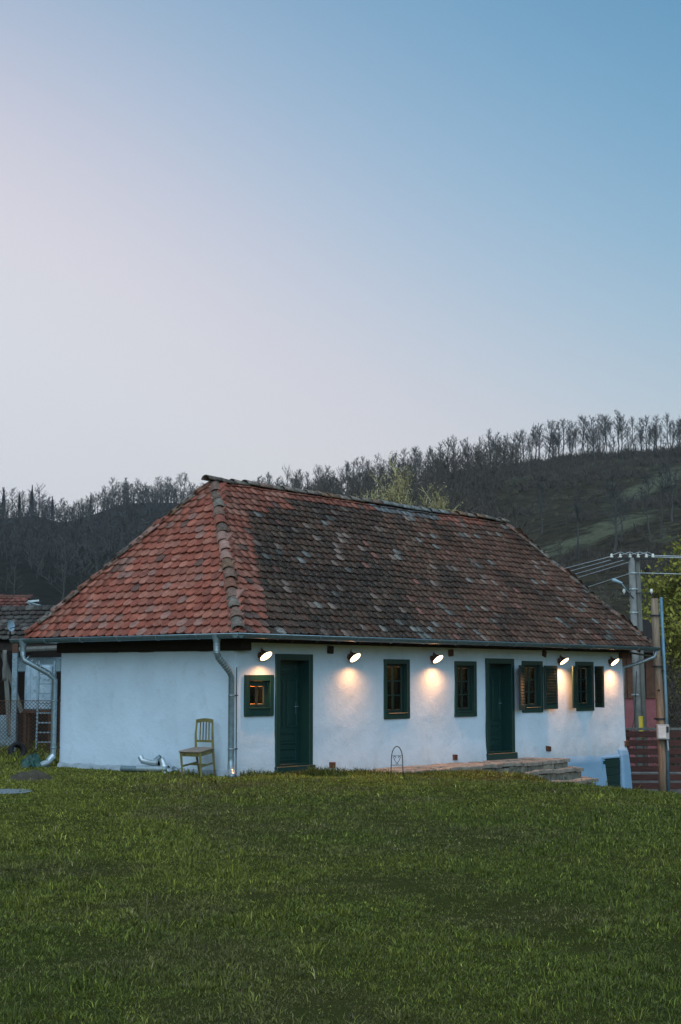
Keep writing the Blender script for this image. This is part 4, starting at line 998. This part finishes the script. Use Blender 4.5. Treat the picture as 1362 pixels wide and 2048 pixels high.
# roof of the shed: eave toward the camera at about 2.3 m, rising away
e0 = wp(shed, (-13.2, Ys-.9, 2.33)); e1 = wp(shed, (-6.35, Ys-.9, 2.30)); up = Vector((0, 1.5, .92)).normalized()
MB().add([tuple(e0), tuple(e1), tuple(e1+up*1.4), tuple(e0+up*1.4)], [(0, 1, 2, 3)]).build('roof', M['dark_wood'], shed)
tiled_slope(shed, e0+Vector((0, 0, .03)), Vector((1, 0, 0)), up, 6.9, 1.4, [(.10, .095, .085), (.05, .045, .04), (.17, .16, .145), (.07, .05, .045)], .9)
MB().box(-4.2, 2.6, 1.9, 2.1, -.1, 2.3).build('back_wall', M['dark_wood'], shed)
MB().bar(e0+Vector((0, .02, -.06)), e1+Vector((0, .02, -.06)), .12, .10).build('eave_beam', M['dark_wood'], shed)
MB().tube([tuple(wp(shed, at_px(36, 1300, Ys-.95))), tuple(wp(shed, at_px(116, 1296, Ys-.95)))], .06, 8).build('eave_pole', M['grey_wood'], shed)
for a, b, w in [((3, 1300), (44, 1425), .09), ((10, 1310), (20, 1470), .10)]:
    MB().bar(wp(shed, at_px(*a, Ys-.7)), wp(shed, at_px(*b, Ys-.7)), w).build('prop', M['grey_wood'], shed)
# concrete trough-like beam under the eave
MB().box(*[v for pr in ((wp(shed, at_px(30, 1330, Ys-.6)).x, wp(shed, at_px(122, 1330, Ys-.6)).x), (.0-.62, -.42), (1.72-shed.location.z, 2.05-shed.location.z)) for v in pr]).build('lintel', M['blue_post'], shed, bevel=.02)
tb = MB(); c0 = wp(shed, at_px(53, 1303, Ys-.64)); tb.tube([tuple(c0+Vector((.09*math.cos(a), 0, .09*math.sin(a)))) for a in [6.283*i/14 for i in range(15)]], .022, 6); tb.build('ring', M['rust_plain'], shed, smooth=True)
# farther house roof
nb = empty('neighbour_house', (-12.5, 47, gz(-12.5, 47))); tag(nb, 'distant low house with old red tile roof at the left edge', 'house')
e0 = wp(nb, (-19, 46, 2.6)); up2 = Vector((0, 1.6, 1.0)).normalized()
MB().add([tuple(e0), tuple(e0+Vector((9.4, 0, 0))), tuple(e0+Vector((9.4, 0, 0))+up2*2.6), tuple(e0+up2*2.6)], [(0, 1, 2, 3)]).build('roof', M['dark_wood'], nb)
tiled_slope(nb, e0+Vector((0, 0, .03)), Vector((1, 0, 0)), up2, 9.4, 2.6, [(.26, .07, .05), (.20, .06, .045), (.15, .055, .045), (.3, .1, .075)], .55)
MB().tube([tuple(e0+up2*2.6+Vector((0, 0, .04))), tuple(e0+up2*2.6+Vector((9.4, 0, .04)))], .10, 8).build('ridge', M['rust_plain'], nb)
MB().box(-6.3, 2.9, -.4, 4.5, -.3, 2.55-nb.location.z).build('wall', M['concrete'], nb)
for i in range(3): MB().bar(wp(nb, at_px(54+i*4, 1204+i*3, 44)), wp(nb, at_px(120, 1222+i*5, 44)), .05).build('metal_flashing', M['zinc'], nb)
MB().bar(wp(nb, at_px(56, 1203, 44)), wp(nb, at_px(78, 1201, 44)), .05).build('metal_flashing', M['zinc_bright'], nb)
# dish
p = at_px(20, 1252, Ys-1.3); dsh = empty('satellite_dish', p); tag(dsh, 'small pale satellite dish on the shed roof', 'satellite dish')
mb = MB(); mb.m = Matrix.Rotation(R(-28), 4, 'Z') @ Matrix.Rotation(R(84), 4, 'Y') ; mb.lathe([(.001, 0), (.06, .006), (.115, .024), (.125, .03)], 20); mb.build('dish', M['tank'], dsh, smooth=True)
MB().bar((0, .05, -.02), (-.05, .25, -.32), .03).build('mount', M['iron'], dsh)
MB().bar((0, 0, -.05), (.22, -.22, -.02), .015).build('feed_arm', M['iron'], dsh)
# painted post with rusty cap
Yp = 33.5; a = at_px(27, 1482, Yp); b = at_px(27, 1275, Yp)
po = empty('steel_post', (a.x, Yp, gz(a.x, Yp)-.05)); tag(po, 'blue grey painted steel post with rusty top in the neighbouring yard', 'post')
MB().box(-.055, .055, -.055, .055, 0, b.z-po.location.z-.33).build('shaft', M['blue_post'], po, bevel=.006)
MB().box(-.058, .058, -.058, .058, b.z-po.location.z-.33, b.z-po.location.z).build('cap', M['rust_plain'], po)
MB().bar((.0, 0, b.z-po.location.z-.06), (.9, .05, b.z-po.location.z-.09), .05, .07).build('arm', M['blue_post'], po)
# water tank
ta = at_px(50, 1420, 33.9); tb_ = at_px(79, 1330, 33.9)
tk = empty('water_tank', ((ta.x+tb_.x)/2+.02, 34.1, gz(ta.x, 34.1))); tag(tk, 'weathered pale blue tank on a stand behind the ladder', 'tank')
hw = .19; zlo = ta.z-tk.location.z; zhi = tb_.z-tk.location.z
mb = MB(); pr = [(-hw+.05, -.3), (-hw, -.22), (-hw, .25), (.42, .25), (.42, -.3)]; mb.prism(pr, zlo, zhi, .05); mb.build('body', M['tank'], tk, bevel=.03)
for x in (-.05, .08): MB().box(x-.012, x+.012, -.315, -.2995, zlo+.03, zhi-.05).build('rib', M['tank'], tk)
MB().box(-hw, .42, -.3, .25, zlo-.06, zlo-.002).build('stand', M['rust_plain'], tk)
for x in (-hw+.04, .38):
    for y in (-.25, .2): MB().box(x-.03, x+.03, y-.03, y+.03, 0, zlo-.06).build('stand_leg', M['rust_plain'], tk)
# ladder
la = empty('ladder', (at_px(92, 1495, 33.4).x, 33.4, gz(-6, 33.4))); tag(la, 'grey metal ladder leaning upright in front of the tank', 'ladder')
xl, xr = at_px(76, 1400, 33.4).x-la.location.x, at_px(107, 1400, 33.4).x-la.location.x; zt = at_px(80, 1322, 33.4).z-la.location.z
for x in (xl, xr): MB().bar((x, -.1, 0), (x, .06, zt), .035, .05, up=(0, 1, 0)).build('rail', M['blue_post'], la)
for i in range(9): z = .22+i*(zt-.3)/8; MB().bar((xl, -.1+.16*z/zt, z), (xr, -.1+.16*z/zt, z), .028).build('rung', M['blue_post'], la)
# chain-link fence
fx0, fx1, fy = -9.5, -5.65, 31.8; cf = empty('chain_link_fence', ((fx0+fx1)/2, fy, gz(-7, fy))); tag(cf, 'low rusty chain link fence in front of the neighbouring yard', 'fence')
V = []; Fc = []
def wire(p, q, w=.0045):
    b = len(V); d = (q-p).normalized(); s = d.cross(Vector((0, 1, 0))).normalized()*w; V.extend([tuple(p-s), tuple(p+s), tuple(q+s), tuple(q-s)]); Fc.append((b, b+1, b+2, b+3))
    t = Vector((0, w, 0)); b = len(V); V.extend([tuple(p-t), tuple(p+t), tuple(q+t), tuple(q-t)]); Fc.append((b, b+1, b+2, b+3))
hh = 1.12; half = (fx1-fx0)/2; k = -half-hh
while k < half:
    for s in (0, 1):
        x0, x1 = (k, k+hh) if s == 0 else (k+hh, k); z0, z1 = 0.0, hh
        if x1 != x0:
            def clipx(x0, z0, x1, z1):
                out = []
                for (xa, za, xb, zb) in ((x0, z0, x1, z1), (x1, z1, x0, z0)):
                    xc = min(max(xa, -half), half); out.append((xc, za+(zb-za)*(xc-xa)/(xb-xa)))
                return out
            if not (max(x0, x1) < -half or min(x0, x1) > half):
                (a0, c0_), (a1, c1_) = clipx(x0, z0, x1, z1); wire(Vector((a0, 0, c0_)), Vector((a1, 0, c1_)))
    k += .075
tag(link('wire_mesh', mesh_pf('wire_mesh', (V, Fc), M['rust_plain']), cf), kind='stuff')
for i in range(4): x = -half+i*(2*half)/3; MB().tube([(x, 0, -.2), (x, 0, 1.2)], .025, 8).build('post', M['rust_plain'], cf)
MB().tube([(-half, 0, hh), (half, 0, hh)], .006, 5).build('top_wire', M['rust_plain'], cf)
# tyre and white rag
t0 = at_px(35, 1483, 31.3); ty = empty('tyre', (t0.x, 31.3, gz(t0.x, 31.3))); tag(ty, 'old black tyre leaning at the foot of the steel post', 'tyre')
mb = MB(); mb.m = Matrix.Translation((0, 0, .13)) @ Matrix.Rotation(R(35), 4, 'Z') @ Matrix.Rotation(R(70), 4, 'X')
mb.lathe([(.10, -.06), (.15, -.075), (.18, -.05), (.185, 0), (.18, .05), (.15, .075), (.10, .06), (.10, -.06)], 22); mb.build('tread', M['rubber'], ty, smooth=True)
p0 = at_px(9, 1345, Ys-1.0); rg = MB()
for i in range(9):
    for j in range(3): rg.v.append(((j-1)*.045*(1+.3*nz(i*.4, j)), .03*nz(i*.5, j*2), -i*.085))
for i in range(8):
    for j in range(2): b = i*3+j; rg.f.append((b, b+1, b+4, b+3))
o = rg.build('hanging_rag', M['grey_wood'], None, smooth=True); o.location = p0+Vector((0, 0, .5)); md = o.modifiers.new('s', 'SOLIDIFY'); md.thickness = .02; tag(o, 'pale cloth hanging under the shed eave at the left edge', 'cloth')
bx = at_px(10, 1410, Ys-.5); o = MB().prism([(-.28, -.2), (.3, -.2), (.26, .2), (-.24, .2)], 0, .75, .06).build('storage_box', M['blue_post'], None, bevel=.02); o.location = (bx.x, Ys-.5, gz(bx.x, Ys)); tag(o, 'pale box standing in the dark shed at the left edge', 'box')

# ------------------------------------------------------------------ right side: log post, meter box, fence, poles, pink house
Yl = 36.4; lx = 633/FX*Yl; lg = empty('log_post', (lx+.05, Yl, gz(lx, Yl)-.1)); tag(lg, 'tall weathered log post carrying a meter box at the right', 'post')
zt = at_px(1310, 1197, Yl).z-lg.location.z
MB().tube([(.0, 0, 0), (.0, 0, 1.0), (-.03, 0, 2.2), (-.08, 0, zt*.75), (-.11, 0, zt)], [.11, .105, .10, .092, .088], 10).build('log', M['log'], lg, smooth=True)
MB().tube([(.10, -.10, .1), (.09, -.10, 2.2), (.02, -.11, zt+.02)], .038, 8).build('conduit', M['blue_steel'], lg, smooth=True)
for z in (1.9, 3.1, zt-.4): MB().tube([(-.02-.03*z/2, 0, z-.02), (-.02-.03*z/2, 0, z+.02)], .135, 10, cap=False).build('strap', M['iron'], lg)
for z, dx in ((2.55, -.05), (3.0, .05), (1.7, .0)): MB().tube([(dx-.03, -.115, z), (dx-.03, -.12, z+.02)], .028, 7).build('knot', M['dark_wood'], lg)
mbx = empty('meter_box', (lx+.02, Yl-.20, at_px(1312, 1478, Yl).z)); tag(mbx, 'pale grey electricity meter box strapped to the log post', 'meter box')
MB().box(-.14, .14, -.09, .06, 0, .34).build('case', M['box_grey'], mbx, bevel=.012)
MB().box(-.115, .06, -.099, -.0905, .03, .31).build('window', M['white_paint'], mbx, bevel=.004); MB().box(.07, .12, -.10, -.0905, .16, .29).build('switch_panel', M['iron'], mbx)
MB().tube([(.1, -.03, 0), (.12, -.03, -.25)], .02, 8).build('conduit', M['zinc_bright'], mbx)
# horizontal board fence
Yf = 38.2; fA = at_px(1251, 1500, Yf); gate = empty('board_fence', (fA.x+1.5, Yf, gz(fA.x+1.2, Yf))); tag(gate, 'red brown horizontal board fence with gaps at the right of the house', 'fence')
zz0 = gate.location.z
for i in range(7):
    zc = at_px(1300, 1572-17.2*i, Yf).z-zz0; MB().box(-1.55, 3.4, -.012-.002*(i % 2), .012, zc-.074, zc+.074).build('board', M['fence_red'], gate, bevel=.005)
zc = at_px(1300, 1458, Yf).z-zz0; MB().box(-1.55, 3.4, -.03, .03, zc-.03, zc+.03).build('top_rail', M['grey_wood'], gate, bevel=.005)
for x in (-1.45, .25, 1.9, 3.3): MB().box(x-.05, x+.05, .014, .10, -.4, zc-.032).build('post', M['fence_red'], gate)
rw = MB().box(7.0, 16.0, Yf+2.2, Yf+2.5, -2.2, -.80).build('low_wall', M['concrete'], None, bevel=.02); tag(rw, 'low pale wall seen through the gaps of the board fence', 'wall')
# utility pole
Yu = 48.0; ux = (1271-681)/FX*Yu; up_ = empty('utility_pole', (ux, Yu, gz(ux, Yu)-.2)); tag(up_, 'grey utility pole pair with insulators and street lamp arm behind the house', 'utility pole')
uz = up_.location.z; ztop = at_px(1267, 1116, Yu).z-uz
MB().tube([(.05, 0, 0), (-.10, 0, ztop)], [.125, .10], 12).build('concrete_pole', M['concrete'], up_, smooth=True)
MB().tube([(.24, .2, 0), (.10, .12, ztop-.05)], [.11, .085], 10).build('wooden_pole', M['grey_wood'], up_, smooth=True)
zy = at_px(1270, 1432, Yu).z-uz; MB().tube([(.045, 0, zy-.65), (.03, 0, zy)], [.127, .125], 12, cap=False).build('yellow_band', M['yellow'], up_, smooth=True)
for pz in (1146, 1178, 1225, 1389): z = at_px(1267, pz, Yu).z-uz; MB().tube([(-.06, 0, z-.02), (-.06, 0, z+.02)], .135, 12, cap=False).build('clamp_band', M['zinc_bright'], up_)
MB().bar((-.75, -.05, ztop-.03), (.55, -.05, ztop-.03), .06, .06).build('crossarm', M['iron'], up_); MB().bar((-.6, .18, ztop-.02), (.62, .18, ztop-.02), .05, .05).build('crossarm', M['iron'], up_)
for x in (-.72, -.45, -.15, .1, .35, .55):
    mb = MB(); mb.m = Matrix.Translation((x, -.05, ztop)); mb.lathe([(.012, 0), (.05, .01), (.055, .05), (.03, .07), (.045, .10), (.02, .13)], 10, close=True); mb.build('insulator', M['white_enamel'], up_, smooth=True)
for x0, x1 in ((-.72, -.2), (-.45, .1), (.1, .62), (-.2, .45)):
    MB().tube([(x0, -.08, ztop+.08), ((x0+x1)/2, -.2, ztop+.17), (x1, .1, ztop+.1)], .011, 5).build('jumper_wire', M['cable'], up_)
la_ = at_px(1224, 1163, Yu)-up_.location; MB().tube([(-.08, -.1, la_.z-.52), (-.35, -.15, la_.z-.2), (la_.x+.25, -.2, la_.z-.06)], .022, 6).build('lamp_arm', M['zinc'], up_, smooth=True)
MB().tube([(la_.x+.28, -.2, la_.z-.07), (la_.x+.02, -.2, la_.z+.03), (la_.x-.04, -.2, la_.z+.04)], [.035, .065, .04], 8).build('lamp_head', M['tank'], up_, smooth=True)
for x in (-.36, .48):
    mb = MB(); mb.m = Matrix.Translation((x, -.05, la_.z-.32)); mb.lathe([(.012, -.08), (.05, 0), (.05, .05), (.025, .09)], 9, close=True); mb.build('insulator', M['white_enamel'], up_, smooth=True)
MB().bar((-.42, -.05, la_.z-.36), (.52, -.05, la_.z-.36), .04).build('bracket', M['iron'], up_)
MB().tube([(-.05, -.2, 4.0), (-.14, -.22, 2.6), (-.5, -.3, 1.3), (-.75, -.3, .7)], .013, 5).build('hanging_cable', M['iron'], up_)
# wires: four upper and one lower to the left pole line, and to the right
def wire_obj(p, q, sagm, label):
    pts = [p.lerp(q, i/24)-Vector((0, 0, sagm*4*(i/24)*(1-i/24))) for i in range(25)]
    o = MB().tube([tuple(k-p) for k in pts], .013, 5).build('power_line', M['cable'], None, smooth=True); o.location = p; tag(o, label, 'power line', 'power lines')
far = Vector((-1.0, 92, 5.3)); U = up_.location
for i, (x, dx) in enumerate(((-.72, -1.2), (-.45, -.4), (-.15, .4), (.1, 1.2))):
    wire_obj(U+Vector((x, -.05, ztop+.05-.03*i)), far+Vector((dx, 0, -.25*i)), .35, ['topmost power line running from the pole behind the roof', 'second power line from the top running behind the roof', 'third power line from the top running behind the roof', 'fourth power line from the top running behind the roof'][i])
wire_obj(U+Vector((-.12, -.16, at_px(1267, 1146, Yu).z-uz)), far+Vector((0, 0, -1.9)), .4, 'lowest power line running from the pole behind the roof')
for i, (x, z, dz) in enumerate(((.35, ztop+.08, 0), (.55, ztop+.03, -.02), (.1, at_px(1267, 1146, Yu).z-uz, 0))):
    wire_obj(U+Vector((x, -.05, z)), U+Vector((32, 6, z+dz+.7)), .3, ['upper power line leaving the pole to the right', 'second power line leaving the pole to the right', 'single lower power line leaving the pole to the right'][i])
# pink house beyond the road
ph = empty('pink_house', (7.0, 57, gz(7, 57))); tag(ph, 'pink rendered house with dark timber upper wall beyond the fence', 'house')
pz = ph.location.z; zA = at_px(1270, 1395, 56).z-pz; zB = at_px(1270, 1300, 56).z-pz
xr = at_px(1322, 1400, 56).x-7.0
MB().box(-4.5, xr, -1, 5, -.5, zA).build('wall', M['pink'], ph)
for i in range(26): x = -4.5+i*(xr-.2+4.5)/26; MB().box(x+.01, x+(xr+4.3)/26-.01, -1.05, -.95, zA-.03, zB).build('plank', M['brown_wood'] if i % 3 else M['dark_wood'], ph)
MB().box(-4.5, xr-.2, -.95, 5, zA, zB).build('upper_wall', M['dark_wood'], ph)
MB().add([(-4.9, -1.5, zB-.1), (xr+.2, -1.5, zB-.1), (xr+.2, 2, zB+1.2), (-4.9, 2, zB+1.2)], [(0, 1, 2, 3)]).build('roof', M['dark_wood'], ph)

# ------------------------------------------------------------------ nearer trees and shrubs
def leafy_tree(name, seed, loc, h, label, cat, cols, leaf, per, tmat='twig', **kw):
    tb, cr, an = gen_tree(seed, h, **kw); r = empty(name, loc); tag(r, label, cat)
    tb.build('trunk', M['bark'], r, smooth=True); rs = np.random.RandomState(seed)
    crown = link('crown', mesh_pf('crown', cr, M[tmat]), r)
    A = np.array([tuple(a) for a in an]); A = np.repeat(A, per, 0)+rs.normal(0, leaf*2.2, (len(A)*per, 3)); n = len(A)
    d1 = rs.normal(0, 1, (n, 3)); d1 /= np.linalg.norm(d1, axis=1)[:, None]; d2 = np.cross(d1, rs.normal(0, 1, (n, 3))); d2 /= np.linalg.norm(d2, axis=1)[:, None]
    s = (leaf*rs.uniform(.5, 1.3, n))[:, None]; v = np.stack([A-d1*s, A+d2*s*.5, A+d1*s, A-d2*s*.5], 1).reshape(-1, 3)
    cc = np.array(cols)[rs.randint(0, len(cols), n)]*rs.uniform(.6, 1.3, (n, 1)); cc = np.repeat(np.concatenate([cc, np.ones((n, 1))], 1), 4, 0)
    tag(link('foliage', np_mesh('foliage', v, np.arange(n*4), np.full(n, 4), M['foliage'], cc), crown), kind='stuff'); return r
YG = [(.27, .26, .045), (.34, .31, .055), (.20, .21, .035), (.36, .32, .07)]
WG = [(.44, .37, .17), (.52, .44, .22), (.36, .32, .13), (.56, .46, .25)]
yt = 66; leafy_tree('budding_tree', 41, ((1372-681)/FX*yt, yt, gz(14, yt)), 8.0, 'yellow green budding tree at the right picture edge', 'tree', YG, .10, 14, crown_from=.15, spread=.30, limbs=22, twigs=10, sub=3, tw=.03, tr=.13, upright=.7)
yt = 72; leafy_tree('budding_tree', 42, ((1405-681)/FX*yt, yt, gz(16, yt)), 7.6, 'second yellow green budding tree cut by the right picture edge', 'tree', YG, .10, 12, crown_from=.15, spread=.3, limbs=18, twigs=9, sub=3, tw=.03, tr=.12)
yt = 60; leafy_tree('budding_shrub', 43, ((1330-681)/FX*yt, yt, gz(12, yt)), 3.9, 'olive green budding shrub below the yellow tree behind the log post', 'shrub', [(.06, .065, .025), (.08, .085, .03)], .06, 3, crown_from=.05, spread=.34, limbs=20, twigs=9, sub=3, tw=.025, tr=.07)
for i, (px, yy, h, lab) in enumerate([(735, 74, 11.6, 'pale yellow green willow tops left, rising behind the roof ridge'), (795, 70, 12.1, 'tallest pale yellow green willow rising behind the roof ridge'), (860, 72, 11.5, 'pale yellow green willow at the right of the clump behind the ridge')]):
    leafy_tree('willow_tree', 60+i, ((px-681)/FX*yy, yy, gz((px-681)/FX*yy, yy)), h, lab, 'tree', WG, .045, 3, tmat='willow_twig', crown_from=.3, spread=.2, limbs=40, twigs=12, sub=3, tw=.04, tr=.15, upright=2.4, lean=.015)
# bare shrubs and thin trees behind the pole and fence
protos_near = []
for k in range(4):
    tb, cr, _ = gen_tree(500+k, 6.0, .1, .3, limbs=20, twigs=9, sub=4, tw=.028, tr=.07, upright=.6, lean=.03); protos_near.append((tb.mesh('shrub_stem', M['twig']), mesh_pf('shrub_crown', cr, M['twig'])))
slots = [(1165, 70, 1.0), (1195, 62, .8), (1222, 75, 1.1), (1245, 66, .95), (1285, 80, 1.2), (1304, 70, .9), (1325, 52, .62), (1345, 58, .8), (1362, 50, .65), (1385, 62, .9), (1130, 82, 1.0), (1180, 90, 1.3), (1260, 92, 1.3), (1340, 95, 1.4)]
for i, (px, yy, s) in enumerate(slots):
    x = (px-681)/FX*yy; r = empty('bare_shrub', (x, yy, gz(x, yy)-.1), rnd.uniform(0, 6.28)); r.scale = (s, s, s); tag(r, 'bare twiggy shrub in the thicket behind the fence and utility pole', 'shrub', 'bare thicket on the right')
    k = rnd.randrange(4); link('stem', protos_near[k][0], r); link('crown', protos_near[k][1], r)

# ------------------------------------------------------------------ grass
def grass_patch(n, y0, y1, seed, hmean, wmean, seg2):
    rs = np.random.RandomState(seed)
    y = y0+(y1-y0)*rs.rand(n)
    half = .27*y+1.3; x = (rs.rand(n)*2-1)*half
    return x, y, rs
def keep_grass(x, y):
    dx, dy = x-HX, y-HY; u = dx*AX.x+dy*AX.y; v = dx*BX.x+dy*BX.y
    tf = -(.42+.40*np_sstep(1.8, 4.5, u))
    k = ~((u > -.06) & (u < L_+.3) & (v > -.10) & (v < W_+.1))
    k &= ~((u > 1.8) & (u < 9.1) & (v > tf) & (v < .2))
    k &= ~((u > 7.3) & (u < 9.38) & (v > -1.0) & (v < 0)); k &= ~((u > 7.8) & (u < 9.5) & (v > -1.34) & (v < -.3))
    k &= ~(((x+4.85)**2/.44**2+(y-21.75)**2/.36**2) < 1); k &= ~(((x+4.8)**2/.32**2+(y-24.5)**2/.26**2) < 1)
    return k, u, v, tf
BV = []; BF = []; BL = []; BC = []; boff = 0
def blades(x, y, rs, hmean, wmean, hf=None, dirn=None, tone=None, simple=False):
    global boff
    n = len(x); hf = np.ones(n) if hf is None else hf; dirn = rs.rand(n)*6.283 if dirn is None else dirn; tone = np.zeros(n) if tone is None else tone
    k, u, v, tf = keep_grass(x, y); x, y, u, v, tf, hf, dirn, tone = x[k], y[k], u[k], v[k], tf[k], hf[k], dirn[k], tone[k]; n = len(x)
    if n == 0: return
    big = undul(x, y, .42); mid = undul(x+31, y-17, 1.6)
    tuft = np.clip(.70+.42*mid, .45, 1.3)
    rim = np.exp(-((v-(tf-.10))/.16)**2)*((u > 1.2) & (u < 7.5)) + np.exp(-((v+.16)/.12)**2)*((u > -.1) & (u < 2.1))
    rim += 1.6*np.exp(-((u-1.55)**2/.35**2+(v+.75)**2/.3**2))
    yard = (y > 28.5) & (x < -5)
    bare = np.clip((undul(x-11, y+23, .75)+.25*undul(x+2, y-9, 2.4)-.06)*2.4, 0, 1)
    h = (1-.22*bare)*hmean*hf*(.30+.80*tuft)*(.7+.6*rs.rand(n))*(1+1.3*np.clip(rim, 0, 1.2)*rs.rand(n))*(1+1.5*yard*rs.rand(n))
    ln = h*(.25+1.15*rs.rand(n)**1.5); w = wmean*(.6+.8*rs.rand(n))
    z = ground_np(x, y)-.008; bx, by = np.cos(dirn), np.sin(dirn); a2 = dirn+rs.normal(0, .9, n); sx_, sy_ = -np.sin(a2)*w, np.cos(a2)*w
    P0 = np.stack([x-sx_, y-sy_, z], 1); P1 = np.stack([x+sx_, y+sy_, z], 1)
    mx, my, mz = x+bx*ln*.3, y+by*ln*.3, z+h*.62
    P2 = np.stack([mx+sx_*.75, my+sy_*.75, mz], 1); P3 = np.stack([mx-sx_*.75, my-sy_*.75, mz], 1); P4 = np.stack([x+bx*ln, y+by*ln, z+h*(1-.25*rs.rand(n))], 1)
    nv = 3 if simple else 5; b = boff+np.arange(n)*nv
    V = np.stack([P0, P1, P4] if simple else [P0, P1, P2, P3, P4], 1).reshape(-1, 3)
    Fq = np.arange(boff, boff+n*3) if simple else np.stack([b, b+1, b+2, b+3, b+3, b+2, b+4], 1).ravel(); Lq = np.full(n, 3) if simple else np.tile([4, 3], n)
    g0 = np.array([.098, .130, .022]); g1 = np.array([.225, .228, .036]); dry = np.array([.17, .14, .068]); dk = np.array([.045, .082, .018]); br = np.array([.17, .14, .055])
    yel = np.clip(.40+.60*big + .30*tone + .30*np_sstep(17, 24, y)*(x < 1), 0, 1)[:, None]
    c = g0*(1-yel)+g1*yel
    c = c*(1-.45*bare[:, None])+br*.45*bare[:, None]
    dr = (rs.rand(n) < .06+.16*bare)[:, None]; c = np.where(dr, dry*(.7+.6*rs.rand(n, 1)), c)
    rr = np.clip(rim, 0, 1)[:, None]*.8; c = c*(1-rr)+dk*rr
    c = c*(1+.30*tone[:, None])*np.exp(rs.normal(-.06, .36, (n, 1))); cc = np.repeat(np.concatenate([c, np.ones((n, 1))], 1), nv, 0)
    BV.append(V); BF.append(Fq); BL.append(Lq); BC.append(cc); boff += n*nv
for ncl, per, nb_, y0, y1, hm, wm, rad in ((4800, 19, 130000, 6.2, 9.5, .038, .0026, .05), (5500, 17, 130000, 9.5, 14, .038, .0034, .055), (6000, 14, 140000, 14, 20, .040, .0050, .07), (6000, 13, 130000, 20, 28, .042, .0070, .085), (1800, 14, 30000, 28, 40, .07, .011, .10)):
    x, y, rs = grass_patch(nb_, y0, y1, int(y0*10), hm, wm, True); blades(x, y, rs, hm*.62, wm*1.7, simple=True)
    x, y, rs = grass_patch(ncl, y0, y1, int(y0*10)+1, hm, wm, True)
    hf = np.exp(rs.normal(0, .38, ncl))*(.75+.5*np.clip(undul(x+3, y, 1.1)+.3, 0, 1)); tone = rs.normal(0, .55, ncl).clip(-1, 1); r = rad*(.5+rs.rand(ncl))
    ang = rs.rand(ncl*per)*6.283; rr_ = np.abs(rs.normal(0, 1, ncl*per))*np.repeat(r, per)
    blades(np.repeat(x, per)+np.cos(ang)*rr_, np.repeat(y, per)+np.sin(ang)*rr_, rs, hm, wm, np.repeat(hf, per), ang+rs.normal(0, .7, ncl*per), np.repeat(tone, per))
# the lawn goes on to both sides
for n_, y0, y1, wm in ((45000, 4, 14, .009), (45000, 14, 24, .012), (45000, 24, 40, .016)):
    rs = np.random.RandomState(int(y0)+300); y = y0+(y1-y0)*rs.rand(n_); sg = np.where(rs.rand(n_) < .5, -1, 1); x = sg*(.27*y+1.25+rs.rand(n_)*5.5); blades(x, y, rs, .045, wm, simple=True)
# pale dry stalks standing out of the turf
rs = np.random.RandomState(91); y = 6.5+rs.rand(900)**.7*18; x = (rs.rand(900)*2-1)*(.25*y+1); blades(x, y, rs, .085, .0022, tone=np.full(900, 1.6))
# taller weeds along the house foot, the terrace rim and the neighbour's fence
rs = np.random.RandomState(77)
def along(u0, u1, vf, n, spread): u = u0+(u1-u0)*rs.rand(n); v = vf(u)+rs.normal(0, spread, n); p = np.array([HX, HY])+np.outer(u, [AX.x, AX.y])+np.outer(v, [BX.x, BX.y]); return p[:, 0], p[:, 1]
x, y = along(1.2, 7.6, lambda u: -(.52+.42*np_sstep(1.8, 4.5, u)), 9000, .13); blades(x, y, rs, .085, .007)
x, y = along(.0, 2.0, lambda u: -.18+0*u, 1200, .08); blades(x, y, rs, .07, .006)
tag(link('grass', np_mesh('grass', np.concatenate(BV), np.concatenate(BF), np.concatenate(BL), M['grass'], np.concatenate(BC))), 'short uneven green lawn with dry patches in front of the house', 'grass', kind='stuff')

# ------------------------------------------------------------------ evening haze over the valley
hz = MB().box(-900, 900, -120, 1300, -4.0, 130).build('haze', None); tag(hz, kind='stuff')
hm_ = bpy.data.materials.new('haze_air'); hm_.use_nodes = True; nt = hm_.node_tree; nt.nodes.clear()
ho = nt.nodes.new('ShaderNodeOutputMaterial'); hv = nt.nodes.new('ShaderNodeVolumePrincipled'); hv.inputs['Color'].default_value = (.86, .88, .90, 1); hv.inputs['Density'].default_value = .0002; hv.inputs['Anisotropy'].default_value = .2
nt.links.new(hv.outputs[0], ho.inputs['Volume']); hz.data.materials.append(hm_)
